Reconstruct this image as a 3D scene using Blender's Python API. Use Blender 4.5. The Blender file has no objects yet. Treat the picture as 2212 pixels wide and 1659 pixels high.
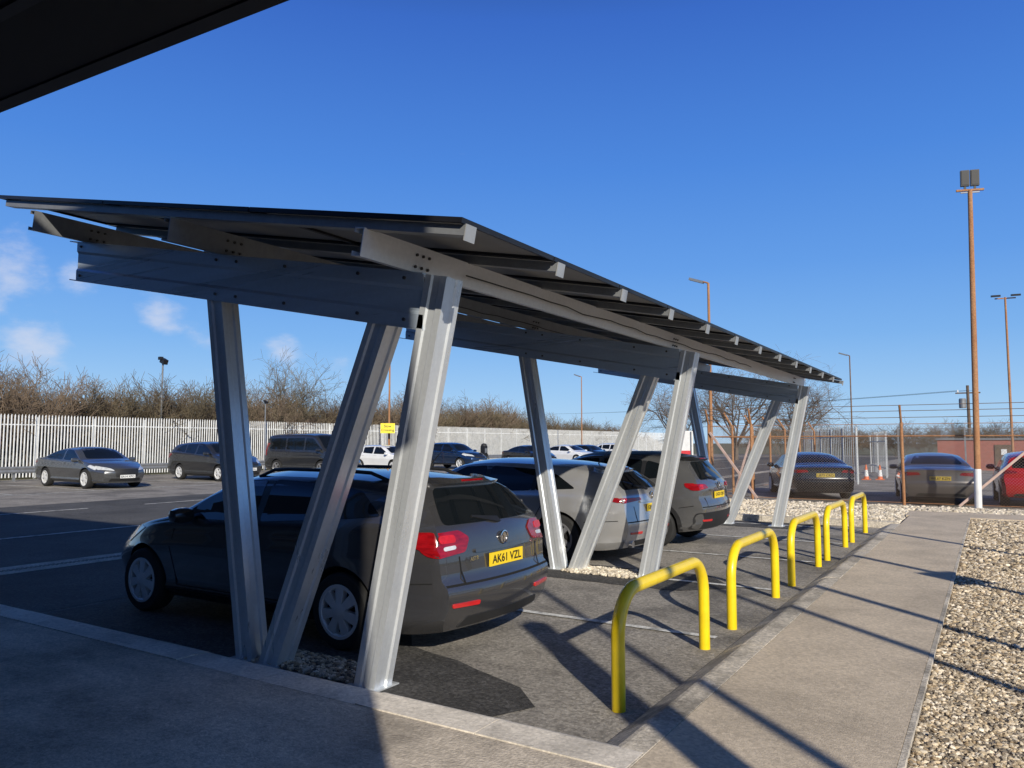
import bpy, bmesh, math, random
import numpy as np
from mathutils import Vector, Matrix
from mathutils.bvhtree import BVHTree
random.seed(7); rng=np.random.default_rng(3)
sc=bpy.context.scene; C=sc.collection; R=math.radians; PI=math.pi

# ------------------------------------------------------------------ helpers
class MB:
    def __init__(s): s.v=[]; s.f=[]; s.m=[]
    def add(s,vs,fs,mi=0):
        o=len(s.v); s.v+=[tuple(v) for v in vs]; s.f+=[tuple(i+o for i in f) for f in fs]; s.m+=[mi]*len(fs); return s
    def box(s,c,d,rot=None,mi=0):
        hx,hy,hz=d[0]/2,d[1]/2,d[2]/2
        vs=[Vector((x,y,z)) for z in(-hz,hz) for y in(-hy,hy) for x in(-hx,hx)]
        if rot is not None: vs=[rot@v for v in vs]
        c=Vector(c)
        return s.add([v+c for v in vs],[(0,2,3,1),(4,5,7,6),(0,1,5,4),(2,6,7,3),(0,4,6,2),(1,3,7,5)],mi)
    def sweep(s,p,q,poly,up=(0,0,1),mi=0,cap=True):
        p=Vector(p);q=Vector(q);d=(q-p).normalized();a=d.cross(Vector(up)).normalized();b=a.cross(d)
        n=len(poly);vs=[p+a*x+b*y for x,y in poly]+[q+a*x+b*y for x,y in poly]
        fs=[(i,(i+1)%n,n+(i+1)%n,n+i) for i in range(n)]
        if cap: fs+=[tuple(range(n-1,-1,-1)),tuple(range(n,2*n))]
        return s.add(vs,fs,mi)
    def bar(s,p,q,w,h,up=(0,0,1),mi=0):
        return s.sweep(p,q,[(-w/2,-h/2),(w/2,-h/2),(w/2,h/2),(-w/2,h/2)],up,mi)
    def tube(s,pts,r,n=8,mi=0,cap=True):
        pts=[Vector(p) for p in pts];N=len(pts)
        rr=r if isinstance(r,(list,tuple)) else [r]*N
        ref=None;vs=[]
        for i,p in enumerate(pts):
            d=(pts[min(i+1,N-1)]-pts[max(i-1,0)]).normalized()
            if ref is None:
                ref=Vector((0,0,1)) if abs(d.z)<.9 else Vector((1,0,0))
            a=(ref-d*ref.dot(d)).normalized();b=d.cross(a);ref=a
            vs+=[p+(a*math.cos(2*PI*k/n)+b*math.sin(2*PI*k/n))*rr[i] for k in range(n)]
        fs=[(i*n+k,i*n+(k+1)%n,(i+1)*n+(k+1)%n,(i+1)*n+k) for i in range(N-1) for k in range(n)]
        if cap: fs+=[tuple(range(n-1,-1,-1)),tuple(range((N-1)*n,N*n))]
        return s.add(vs,fs,mi)
    def lathe(s,prof,n=24,M=None,mi=0,closed=False):
        vs=[]
        for r,z in prof: vs+=[Vector((r*math.cos(2*PI*k/n),r*math.sin(2*PI*k/n),z)) for k in range(n)]
        if M is not None: vs=[M@v for v in vs]
        L=len(prof);rg=range(L if closed else L-1)
        fs=[(i*n+k,i*n+(k+1)%n,((i+1)%L)*n+(k+1)%n,((i+1)%L)*n+k) for i in rg for k in range(n)]
        if not closed: fs+=[tuple(range(n-1,-1,-1)),tuple(range((L-1)*n,L*n))]
        return s.add(vs,fs,mi)
    def build(s,name,mats,parent=None,smooth=None,T=None):
        me=bpy.data.meshes.new(name)
        me.from_pydata([T(v) for v in s.v] if T else s.v,[],s.f)
        if not isinstance(mats,(list,tuple)): mats=[mats]
        for m in mats: me.materials.append(m)
        if len(mats)>1: me.polygons.foreach_set('material_index',s.m)
        fin(me,smooth)
        o=bpy.data.objects.new(name,me);C.objects.link(o)
        if parent: o.parent=parent
        return o
def fin(me,smooth):
    if smooth:
        me.polygons.foreach_set('use_smooth',[True]*len(me.polygons)); me.update()
        me.set_sharp_from_angle(angle=R(smooth))
    me.update()
def tag(o,label,cat,group=None,kind=None):
    o['label']=label;o['category']=cat
    if group:o['group']=group
    if kind:o['kind']=kind
    return o
def thing(name,label,cat,loc=(0,0,0),rz=0,group=None):
    o=bpy.data.objects.new(name,None);C.objects.link(o);o.empty_display_size=.2
    o.location=loc;o.rotation_euler=(0,0,rz);return tag(o,label,cat,group)
def struct(name,mb,mat,label,cat,smooth=None):
    return tag(mb.build(name,mat,None,smooth),label,cat,None,'structure')
def dup(o,parent=None):
    c=o.copy();C.objects.link(c)
    if parent:c.parent=parent
    for ch in list(o.children): dup(ch,c)
    return c

# ------------------------------------------------------------------ materials
def N(nt,t,**k):
    n=nt.nodes.new(t)
    for a,b in k.items(): setattr(n,a,b)
    return n
def mat(name,col,rough=.6,metal=0,var=.2,scale=4,bump=0,bscale=40,fine=0,fscale=120,coat=0,spec=.5,stretch=None,col2=None,attr=None,rvar=0,stain=0,sscale=.5,speck=0):
    m=bpy.data.materials.new(name);m.use_nodes=True;nt=m.node_tree;b=nt.nodes['Principled BSDF'];lk=nt.links.new
    b.inputs['Roughness'].default_value=rough;b.inputs['Metallic'].default_value=metal
    b.inputs['Specular IOR Level'].default_value=spec
    if coat: b.inputs['Coat Weight'].default_value=coat;b.inputs['Coat Roughness'].default_value=.02
    tc=N(nt,'ShaderNodeTexCoord');vec=tc.outputs['Object']
    if stretch:
        mp=N(nt,'ShaderNodeMapping');mp.inputs['Scale'].default_value=stretch;lk(vec,mp.inputs['Vector']);vec=mp.outputs['Vector']
    n1=N(nt,'ShaderNodeTexNoise');n1.inputs['Scale'].default_value=scale;n1.inputs['Detail'].default_value=6;n1.inputs['Roughness'].default_value=.6;lk(vec,n1.inputs['Vector'])
    mr=N(nt,'ShaderNodeMapRange');mr.inputs['From Min'].default_value=.3;mr.inputs['From Max'].default_value=.7;lk(n1.outputs['Fac'],mr.inputs['Value'])
    mx=N(nt,'ShaderNodeMix',data_type='RGBA')
    c2=col2 or tuple(min(1,c*(1+var)) for c in col);c1=col if col2 else tuple(c*(1-var) for c in col)
    mx.inputs['A'].default_value=(*c1,1);mx.inputs['B'].default_value=(*c2,1);lk(mr.outputs['Result'],mx.inputs['Factor'])
    out=mx.outputs['Result']
    def mul(out,scale_,lo,hi,f0=.3,f1=.7,det=3,vor=False):
        n2=N(nt,'ShaderNodeTexVoronoi' if vor else 'ShaderNodeTexNoise');n2.inputs['Scale'].default_value=scale_
        if not vor:n2.inputs['Detail'].default_value=det
        lk(tc.outputs['Object'],n2.inputs['Vector'])
        src=n2.outputs['Fac'] if not vor else None
        if vor:
            sp_=N(nt,'ShaderNodeSeparateColor');lk(n2.outputs['Color'],sp_.inputs[0]);src=sp_.outputs[0]
        m2=N(nt,'ShaderNodeMapRange');m2.inputs['From Min'].default_value=f0;m2.inputs['From Max'].default_value=f1
        m2.inputs['To Min'].default_value=lo;m2.inputs['To Max'].default_value=hi;lk(src,m2.inputs['Value'])
        sc_=N(nt,'ShaderNodeVectorMath',operation='SCALE');lk(out,sc_.inputs[0]);lk(m2.outputs['Result'],sc_.inputs['Scale']);return sc_.outputs['Vector']
    if fine: out=mul(out,fscale,1-fine,1+fine)
    if speck: out=mul(out,55,1-speck,1+speck,0,1,vor=True)
    if stain:
        out=mul(out,sscale,1-stain,1,.38,.5,8);out=mul(out,sscale*5.3,1-stain*.6,1,.33,.47,6)
    if attr:
        at=N(nt,'ShaderNodeAttribute',attribute_name=attr);mu=N(nt,'ShaderNodeVectorMath',operation='MULTIPLY');lk(out,mu.inputs[0]);lk(at.outputs['Color'],mu.inputs[1]);out=mu.outputs['Vector']
    lk(out,b.inputs['Base Color'])
    if rvar:
        m3=N(nt,'ShaderNodeMapRange');m3.inputs['From Min'].default_value=.3;m3.inputs['From Max'].default_value=.7;m3.inputs['To Min'].default_value=rough-rvar;m3.inputs['To Max'].default_value=rough+rvar
        lk(n1.outputs['Fac'],m3.inputs['Value']);lk(m3.outputs['Result'],b.inputs['Roughness'])
    if bump:
        n3=N(nt,'ShaderNodeTexNoise');n3.inputs['Scale'].default_value=bscale;n3.inputs['Detail'].default_value=4;lk(tc.outputs['Object'],n3.inputs['Vector'])
        bp=N(nt,'ShaderNodeBump');bp.inputs['Strength'].default_value=bump;bp.inputs['Distance'].default_value=.02;lk(n3.outputs['Fac'],bp.inputs['Height']);lk(bp.outputs['Normal'],b.inputs['Normal'])
    return m
M={}
M['asphalt']=mat('asphalt',(.29,.265,.23),.92,var=.2,scale=.9,fine=.25,fscale=24,bump=.4,bscale=70,stain=.42,sscale=.6,speck=.3)
M['road']=mat('shaded_asphalt',(.085,.083,.08),.9,var=.25,scale=.7,fine=.3,fscale=24,bump=.5,bscale=70,stain=.3,sscale=.5,speck=.35)  # dark tone carries the shade on the ground left of the bays
M['fresh']=mat('fresh_and_shade_asphalt',(.055,.052,.049),.85,var=.4,scale=3,fine=.4,fscale=26,bump=.7,bscale=70,speck=.5)
M['concrete']=mat('concrete_path',(.58,.485,.365),.92,var=.09,scale=1.6,fine=.10,fscale=30,bump=.25,bscale=90,stain=.14,sscale=.9,speck=.14)
M['brushed']=mat('brushed_concrete',(.58,.50,.40),.9,var=.18,scale=1.3,fine=.13,fscale=30,bump=.4,bscale=60,stretch=(.6,3,1),stain=.3,sscale=1.2,speck=.16)
M['kerb']=mat('kerb_concrete',(.76,.69,.59),.9,var=.12,scale=3,fine=.12,fscale=30,bump=.2,bscale=70,stain=.2,sscale=2,speck=.12)
M['kerb2']=mat('weathered_kerb_concrete',(.56,.50,.41),.9,var=.2,scale=3,fine=.2,fscale=30,bump=.3,bscale=70,stain=.4,sscale=2,speck=.2)
M['paintline']=mat('road_paint',(.68,.67,.63),.8,var=.3,scale=14,fine=.2,stain=.5,sscale=6)
M['land']=mat('rough_grass',(.12,.115,.055),.95,var=.4,scale=.4,fine=.4,fscale=9)
M['gravelbed']=mat('gravel_bed',(.28,.235,.175),.95,var=.3,scale=6,fine=.8,fscale=45,bump=.6,bscale=45)
M['stone']=mat('gravel_stone',(.97,.93,.87),.85,var=.12,scale=60,attr='tint')
M['galv']=mat('galvanised_steel',(.72,.745,.76),.32,metal=.52,var=.09,scale=4,stretch=(1,1,.15),fine=.04,fscale=30,rvar=.07)
M['galvb']=mat('galvanised_beam',(.52,.60,.69),.30,metal=.45,var=.10,scale=3,stretch=(.08,1,3),fine=.03,fscale=30,rvar=.06)
M['galvlong']=mat('galvanised_purlin',(.76,.755,.74),.40,metal=.35,var=.08,scale=5,stretch=(1,.12,1),fine=.04,fscale=30)
M['galvrail']=mat('galvanised_rail_and_shaded_beam',(.27,.28,.29),.42,metal=.4,var=.10,scale=6,fine=.06,fscale=30)
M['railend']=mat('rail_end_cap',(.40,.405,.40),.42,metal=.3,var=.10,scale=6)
M['bolt']=mat('bolt_steel',(.10,.095,.09),.55,metal=.5)
M['cable']=mat('black_cable',(.01,.01,.01),.6)
M['pvback']=mat('panel_backsheet',(.27,.27,.27),.6,var=.08,scale=3)
M['pvframe']=mat('panel_frame',(.03,.03,.035),.4,metal=.6)
M['pvcell']=mat('panel_cells',(.008,.011,.03),.12,var=.2,scale=3)
M['yellow']=mat('yellow_enamel',(.86,.62,.010),.33,var=.08,scale=8,coat=.3,bump=.04,bscale=30)
M['pale']=mat('palisade_galvanised',(.70,.71,.70),.5,metal=.1,var=.12,scale=2,fine=.1,fscale=6)
M['palegrey']=mat('gate_galvanised',(.40,.42,.43),.5,metal=.2,var=.12,scale=2)
M['rust']=mat('rusty_steel',(.30,.125,.05),.85,var=.3,scale=5,stretch=(1,1,.3),col2=(.40,.22,.11),fine=.25,fscale=30)
M['rustdark']=mat('brown_steel',(.16,.10,.06),.8,var=.3,scale=5)
M['white']=mat('white_paint',(.70,.70,.68),.5,var=.12,scale=3)
M['grey']=mat('grey_metal',(.22,.23,.24),.5,metal=.3)
M['black']=mat('black_plastic',(.012,.012,.013),.5,var=.2)
M['branch']=mat('bare_branch',(.13,.105,.085),.9,var=.3,scale=3)
M['twig']=mat('bare_twig',(.145,.105,.072),.9,var=.35,scale=.8)
M['twig2']=mat('olive_twig',(.14,.112,.068),.9,var=.35,scale=.8)
M['clad']=mat('dark_cladding',(.07,.07,.075),.6,var=.15,scale=2)
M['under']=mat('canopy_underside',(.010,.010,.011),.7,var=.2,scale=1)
M['signyellow']=mat('sign_yellow',(.85,.68,.02),.5,var=.04)
M['orange']=mat('cone_orange',(.65,.17,.07),.5,var=.1)
M['red']=mat('sign_red',(.6,.03,.04),.5,var=.1)
M['wood']=mat('weathered_pole',(.12,.085,.06),.9,var=.3,scale=4)
def brick():
    m=bpy.data.materials.new('red_brick');m.use_nodes=True;nt=m.node_tree;b=nt.nodes['Principled BSDF']
    t=N(nt,'ShaderNodeTexCoord');mp=N(nt,'ShaderNodeMapping');mp.inputs['Rotation'].default_value=(R(90),0,0)
    bt=N(nt,'ShaderNodeTexBrick');bt.inputs['Color1'].default_value=(.36,.09,.065,1);bt.inputs['Color2'].default_value=(.26,.065,.045,1);bt.inputs['Mortar'].default_value=(.30,.24,.20,1)
    bt.inputs['Scale'].default_value=4.4;bt.inputs['Mortar Size'].default_value=.02
    nt.links.new(t.outputs['Object'],mp.inputs['Vector']);nt.links.new(mp.outputs['Vector'],bt.inputs['Vector']);nt.links.new(bt.outputs['Color'],b.inputs['Base Color']);b.inputs['Roughness'].default_value=.9
    return m
M['brick']=brick()
def chain(name,col,cell,wire):
    m=bpy.data.materials.new(name);m.use_nodes=True;nt=m.node_tree;b=nt.nodes['Principled BSDF'];lk=nt.links.new
    b.inputs['Base Color'].default_value=(*col,1);b.inputs['Roughness'].default_value=.7
    t=N(nt,'ShaderNodeTexCoord');sx=N(nt,'ShaderNodeSeparateXYZ');lk(t.outputs['Object'],sx.inputs[0])
    a=N(nt,'ShaderNodeMath',operation='ADD');lk(sx.outputs[0],a.inputs[0]);lk(sx.outputs[1],a.inputs[1])
    outs=[]
    for op in('ADD','SUBTRACT'):
        u=N(nt,'ShaderNodeMath',operation=op);lk(a.outputs[0],u.inputs[0]);lk(sx.outputs[2],u.inputs[1])
        s_=N(nt,'ShaderNodeMath',operation='MULTIPLY');s_.inputs[1].default_value=1/cell;lk(u.outputs[0],s_.inputs[0])
        f=N(nt,'ShaderNodeMath',operation='FRACT');lk(s_.outputs[0],f.inputs[0])
        g=N(nt,'ShaderNodeMath',operation='LESS_THAN');g.inputs[1].default_value=wire;lk(f.outputs[0],g.inputs[0]);outs.append(g.outputs[0])
    mx=N(nt,'ShaderNodeMath',operation='MAXIMUM');lk(outs[0],mx.inputs[0]);lk(outs[1],mx.inputs[1]);lk(mx.outputs[0],b.inputs['Alpha'])
    return m
M['chain']=chain('chain_link',(.22,.16,.12),.075,.06)
M['chaingrey']=chain('grey_weld_mesh',(.20,.20,.20),.07,.065)
def paint(name,col,metal=.6,rough=.27):
    return mat(name,col,rough,metal=metal,var=.05,scale=2,coat=1)
M['glass']=mat('tinted_glass',(.006,.008,.010),.02,var=.1,spec=.5)
M['tyre']=mat('tyre_rubber',(.018,.018,.018),.85,var=.2,scale=8)
M['rim']=mat('silver_rim',(.70,.71,.72),.35,metal=.2,var=.08)
M['rimdark']=mat('dark_alloy',(.24,.24,.25),.3,metal=.4)
M['hub']=mat('hub_black',(.005,.005,.005),.8)
M['taillight']=mat('tail_light_red',(.24,.004,.007),.12,var=.4,scale=9,coat=.6,stretch=(1,1,4))
M['tailbright']=mat('tail_light_inner_red',(.50,.012,.014),.2,var=.2,scale=20)
M['taildark']=mat('tail_light_dark_red',(.17,.005,.008),.15,var=.3,scale=9,coat=.6)
M['reflector']=mat('reflector_red',(.6,.02,.02),.2,coat=1)
M['clear']=mat('clear_lamp',(.55,.57,.58),.12,var=.3,scale=14,coat=1,spec=.8)
M['chrome']=mat('chrome',(.75,.75,.76),.15,metal=1,var=.05)
M['plateY']=mat('plate_yellow',(.88,.62,.02),.4,var=.03)
M['plateYshade']=mat('plate_yellow_in_shade',(.42,.30,.03),.5,var=.05)  # darker copy of the plate yellow, shade put into the colour
M['plateW']=mat('plate_white',(.78,.78,.76),.4,var=.03)
M['ink']=mat('plate_ink',(.006,.006,.006),.5)
M['trim']=mat('dark_trim',(.016,.016,.017),.55,var=.2)
M['seam']=mat('panel_gap',(.003,.003,.003),.9)

# ------------------------------------------------------------------ text
def text_geo(s,h,w=None,bold=.012):
    cu=bpy.data.curves.new('t','FONT');cu.body=s;cu.size=1;cu.resolution_u=3;cu.offset=bold
    o=bpy.data.objects.new('t',cu);C.objects.link(o)
    dg=bpy.context.evaluated_depsgraph_get();me=bpy.data.meshes.new_from_object(o.evaluated_get(dg))
    vs=np.array([v.co[:] for v in me.vertices]);fs=[tuple(p.vertices) for p in me.polygons]
    bpy.data.objects.remove(o);bpy.data.meshes.remove(me);bpy.data.curves.remove(cu)
    lo=vs.min(0);hi=vs.max(0);vs=vs-(lo+hi)/2
    ky=h/(hi[1]-lo[1]);kx=w/(hi[0]-lo[0]) if w else ky
    return [(v[0]*kx,v[1]*ky) for v in vs],fs
def put_text(mb,s,h,o,right,up,w=None,bold=.012):
    vs,fs=text_geo(s,h,w,bold);o=Vector(o);right=Vector(right);up=Vector(up)
    mb.add([o+right*a+up*b for a,b in vs],fs);return mb

# ------------------------------------------------------------------ cars
def mono(pts):
    xs=[float(p[0]) for p in pts];ys=[float(p[1]) for p in pts];n=len(xs)
    h=[xs[i+1]-xs[i] for i in range(n-1)];d=[(ys[i+1]-ys[i])/h[i] for i in range(n-1)]
    m=[d[0]]+[0 if d[i-1]*d[i]<=0 else 2*d[i-1]*d[i]/(d[i-1]+d[i]) for i in range(1,n-1)]+[d[-1]]
    def f(x):
        if x<=xs[0]:return ys[0]
        if x>=xs[-1]:return ys[-1]
        i=0
        while x>xs[i+1]:i+=1
        t=(x-xs[i])/h[i];t2=t*t;t3=t2*t
        return (2*t3-3*t2+1)*ys[i]+(t3-2*t2+t)*h[i]*m[i]+(-2*t3+3*t2)*ys[i+1]+(t3-t2)*h[i]*m[i+1]
    return f
def body_geo(sp):
    L,W,zb=sp['L'],sp['W'],sp['zb'];NS=66;NL=14;NU=8;J=NL+NU;K=14
    ft=mono(sp['top']);fr=mono(sp['rin']);ff=mono(sp['fin']);fb=mono(sp['belt'])
    fs_=mono([(0,.89),(.07,.94),(.14,.965),(.2,.95),(.36,.965),(.55,.985),(.66,.996),(.72,1.0),(.78,.98),(.9,.972),(1,.95)])
    k=sp.get('k',.36)
    idx={};V=[]
    for i in range(NS+1):
        s=i/NS;x=L*(s-.075*math.sin(2*PI*s))
        zt=ft(x);be=min(fb(x),zt-.06);crown=min(.075,.5*(zt-be))
        ze=zt-crown
        hw=W/2*(1-.10*max(0,1-x/.6)**2.2-.25*max(0,1-(L-x)/1.0)**2.2)
        zb_=zb+.05*max(0,1-x/.5)**2
        for j in range(J+1):
            if j<=NL:
                v=j/NL;z=zb_+(be-zb_)*v;w=hw*fs_(v)
            else:
                u=(j-NL)/NU;z=be+(ze-be)*(1-(1-u)**1.25)
                w=hw*.95-(z-be)*k-.07*(u**5)*min(1,(ze-be)/.3)-.02*min(1,u*4)*min(1,(ze-be)/.3)
            for q in range(K+1):
                if not(i in(0,NS) or j in(0,J) or q in(0,K)):continue
                t=-math.cos(PI*q/K);y=w*t
                zz=z+crown*(1-abs(t)**2.4)*(j/J)**3
                kr=max(0,1-x/1.5)**1.6;kf=max(0,1-(L-x)/1.1)**1.6
                b=1-t*t
                xx=x+kr*(fr(zz)-.09*b)-kf*(ff(zz)-.22*b)
                idx[i,j,q]=len(V);V.append((xx,y,zz))
    F=[]
    for i in range(NS):
        for j in range(J):
            for q in(0,K): F.append((idx[i,j,q],idx[i+1,j,q],idx[i+1,j+1,q],idx[i,j+1,q]))
        for q in range(K):
            for j in(0,J): F.append((idx[i,j,q],idx[i+1,j,q],idx[i+1,j,q+1],idx[i,j,q+1]))
    for j in range(J):
        for q in range(K):
            for i in(0,NS): F.append((idx[i,j,q],idx[i,j+1,q],idx[i,j+1,q+1],idx[i,j,q+1]))
    return V,F
def rnd(poly,r=.04,n=3):
    out=[];m=len(poly)
    for i in range(m):
        p=Vector((*poly[i],0));a=Vector((*poly[i-1],0));b=Vector((*poly[(i+1)%m],0))
        da=min(r,(a-p).length*.45);db=min(r,(b-p).length*.45)
        p0=p+(a-p).normalized()*da;p1=p+(b-p).normalized()*db
        for k in range(n+1):
            t=k/n;q=p0*(1-t)**2+p*2*t*(1-t)+p1*t*t;out.append((q.x,q.y))
    return out
AX={'L':lambda u,v:((u,5,v),(0,-1,0)),'R':lambda u,v:((u,-5,v),(0,1,0)),'B':lambda u,v:((-5,u,v),(1,0,0)),'F':lambda u,v:((15,u,v),(-1,0,0)),'T':lambda u,v:((u,v,5),(0,0,-1))}
def patch(mb,bvh,poly,axis,off=.005,res=.09,skirt=.012,mi=0):
    bm=bmesh.new();bm.faces.new([bm.verts.new((u,v,0)) for u,v in poly])
    us=[p[0] for p in poly];vs=[p[1] for p in poly]
    for a,(lo,hi) in enumerate(((min(us),max(us)),(min(vs),max(vs)))):
        n=int((hi-lo)/res)
        for k in range(1,n+1):
            c=lo+(hi-lo)*k/(n+1);co=[0,0,0];no=[0,0,0];co[a]=c;no[a]=1
            bmesh.ops.bisect_plane(bm,geom=bm.verts[:]+bm.edges[:]+bm.faces[:],plane_co=co,plane_no=no)
    bm.verts.ensure_lookup_table();bm.verts.index_update()
    out=[];inn=[]
    for v in bm.verts:
        o,d=AX[axis](v.co.x,v.co.y);o=Vector(o);d=Vector(d)
        h,nn,_,_=bvh.ray_cast(o,d)
        if h is None:
            h,nn,_,_=bvh.find_nearest(o+d*(abs(o.dot(d))-.6))
        if nn.dot(d)>0:nn=-nn
        out.append(h+nn*off);inn.append(h+nn*(off-skirt))
    n=len(out);F=[tuple(v.index for v in f.verts) for f in bm.faces]
    for e in bm.edges:
        if len(e.link_faces)==1:
            a,b=e.verts[0].index,e.verts[1].index;F.append((a,b,b+n,a+n))
    bm.free();mb.add(out+inn,F,mi);return mb
def strip(mb,bvh,pl,axis,w=.010,off=.0022,skirt=.004,res=.12):
    for (a,b) in zip(pl[:-1],pl[1:]):
        d=Vector((b[0]-a[0],b[1]-a[1]));n=Vector((-d.y,d.x)).normalized()*w/2
        patch(mb,bvh,[(a[0]+n.x,a[1]+n.y),(a[0]-n.x,a[1]-n.y),(b[0]-n.x,b[1]-n.y),(b[0]+n.x,b[1]+n.y)],axis,off,res,skirt)
    return mb
def wheel_meshes(Rw,w,style):
    def Y(mb):mb.v=[(x,z,-y) for x,y,z in mb.v];return mb
    h=w/2
    t=MB().lathe([(.64*Rw,-h),(.93*Rw,-h),(.985*Rw,-h+.02),(Rw,-h+.05),(Rw,h-.05),(.985*Rw,h-.02),(.93*Rw,h),(.80*Rw,h+.004),(.68*Rw,h),(.655*Rw,h-.012),(.64*Rw,-h+.02)],40,closed=True)
    b=MB().lathe([(.62*Rw,h-.085),(.62*Rw,h-.08)],28)
    b.lathe([(.42*Rw,h-.08),(.42*Rw,h-.065)],24)
    r=MB();r.lathe([(.70*Rw,h-.012),(.70*Rw,h+.006),(.62*Rw,h+.006),(.58*Rw,h-.01),(.58*Rw,h-.06),(.665*Rw,h-.06)],40,closed=True)
    ns,wi,wo=dict(cap=(7,.085,.15),five=(5,.09,.09),ten=(10,.04,.05),seven=(7,.065,.075))[style]
    for k in range(ns):
        a=2*PI*k/ns+.2;ca,sa=math.cos(a),math.sin(a)
        def pt(rad,tn,y): return (rad*ca-tn*sa,rad*sa+tn*ca,y)
        r0,r1=.10*Rw,.625*Rw;w0=wi*Rw;w1=wo*Rw
        vs=[pt(r0,-w0,h+.006),pt(r0,w0,h+.006),pt(r1,w1,h),pt(r1,-w1,h),pt(r0,-w0,h-.05),pt(r0,w0,h-.05),pt(r1,w1,h-.05),pt(r1,-w1,h-.05)]
        r.add(vs,[(0,1,2,3),(0,4,5,1),(1,5,6,2),(2,6,7,3),(3,7,4,0)])
    hr=.22 if style=='cap' else .17
    r.lathe([(hr*Rw,h-.04),(hr*Rw,h+.006),(hr*.6*Rw,h+.012),(.02*Rw,h+.014)],20)
    return Y(t),Y(b),Y(r)
def xs(sp,k,kz=1):
    q=dict(sp)
    for a in('L','ar','af'):q[a]=sp[a]*k
    for a in('top','belt'):q[a]=[(x*k,z*kz) for x,z in sp[a]]
    for a in('rin','fin'):q[a]=[(z*kz,i) for z,i in sp[a]]
    q['win']=[[(x*k,z*kz) for x,z in p] for p in sp['win']]
    for a in('rg','ws','tl','hl','grille'):q[a]=[(y,z*kz) for y,z in sp[a]]
    for a in('tls','hls'):
        if sp.get(a):q[a]=[(x*k,z*kz) for x,z in sp[a]]
    for a in('pz','fz','hz','mz','bz'):q[a]=sp[a]*kz
    q['mx']=sp['mx']*k;q['doors']=[x*k for x in sp['doors']]
    return q
ESTATE=dict(L=4.43,W=1.81,zb=.2,ar=1.03,af=3.72,wr=.325,
 top=[(0,1.42),(.5,1.455),(1.3,1.49),(2.0,1.495),(2.55,1.445),(3.45,1.03),(3.9,.94),(4.25,.82),(4.43,.68)],
 rin=[(.2,.13),(.4,.03),(.53,0),(.60,.012),(.64,.06),(.85,.085),(1.03,.13),(1.1,.18),(1.4,.46),(1.5,.56)],
 fin=[(.2,.12),(.4,.02),(.55,0),(.68,.05),(.8,.16)],belt=[(0,1.06),(1.5,1.02),(3.2,.95),(4.0,.82),(4.43,.62)],
 win=[[(.66,1.13),(.94,1.33),(1.28,1.375),(1.30,1.07)],[(1.37,1.065),(1.36,1.38),(2.04,1.395),(2.05,1.015)],[(2.13,1.01),(2.14,1.395),(2.46,1.37),(2.9,1.19),(3.2,.985)]],
 rg=[(-.69,1.075),(.69,1.075),(.62,1.22),(.52,1.36),(-.52,1.36),(-.62,1.22)],ws=[(-.66,1.06),(.66,1.06),(.52,1.41),(-.52,1.41)],
 tl=[(.46,.97),(.53,.86),(.84,.83),(.85,1.02),(.56,1.03)],tls=[(.12,.85),(.32,.92),(.43,1.02),(.14,1.03)],
 hl=[(.40,.66),(.76,.70),(.76,.84),(.5,.76)],hls=[(3.75,.86),(4.1,.68),(4.15,.76),(3.9,.88)],grille=[(-.38,.58),(.38,.58),(.42,.70),(-.42,.70)],
 pz=.765,fz=.45,hz=.90,mz=1.03,mx=3.0,doors=[1.05,2.09,3.22],bz=.615)
JAG=dict(ESTATE,L=4.95,W=1.88,ar=1.08,af=4.04,wr=.345,
 top=[(0,1.34),(.5,1.41),(1.3,1.47),(2.3,1.5),(2.95,1.45),(3.9,1.0),(4.4,.93),(4.8,.81),(4.95,.70)],
 rin=[(.2,.16),(.4,.04),(.58,0),(.66,.02),(.85,.06),(.98,.09),(1.06,.17),(1.36,.55),(1.5,.65)],
 belt=[(0,1.0),(2,.98),(3.7,.92),(4.95,.66)],
 win=[[(.82,1.07),(1.17,1.27),(1.47,1.33),(1.5,1.03)],[(1.57,1.025),(1.55,1.34),(2.36,1.38),(2.38,.985)],[(2.47,.98),(2.46,1.38),(2.88,1.355),(3.66,.965)]],
 rg=[(-.66,1.06),(.66,1.06),(.52,1.30),(-.52,1.30)],ws=[(-.66,1.03),(.66,1.03),(.52,1.42),(-.52,1.42)],
 tl=[(.36,.915),(.84,.885),(.85,.955),(.4,.955)],tls=[(.12,.89),(.40,.93),(.44,.96),(.13,.96)],
 hl=[(.40,.66),(.82,.70),(.82,.84),(.5,.74)],pz=.80,doors=[1.15,2.42,3.66],mx=3.5,hls=[(4.15,.78),(4.6,.66),(4.65,.75),(4.3,.84)],bz=.62)
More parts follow.
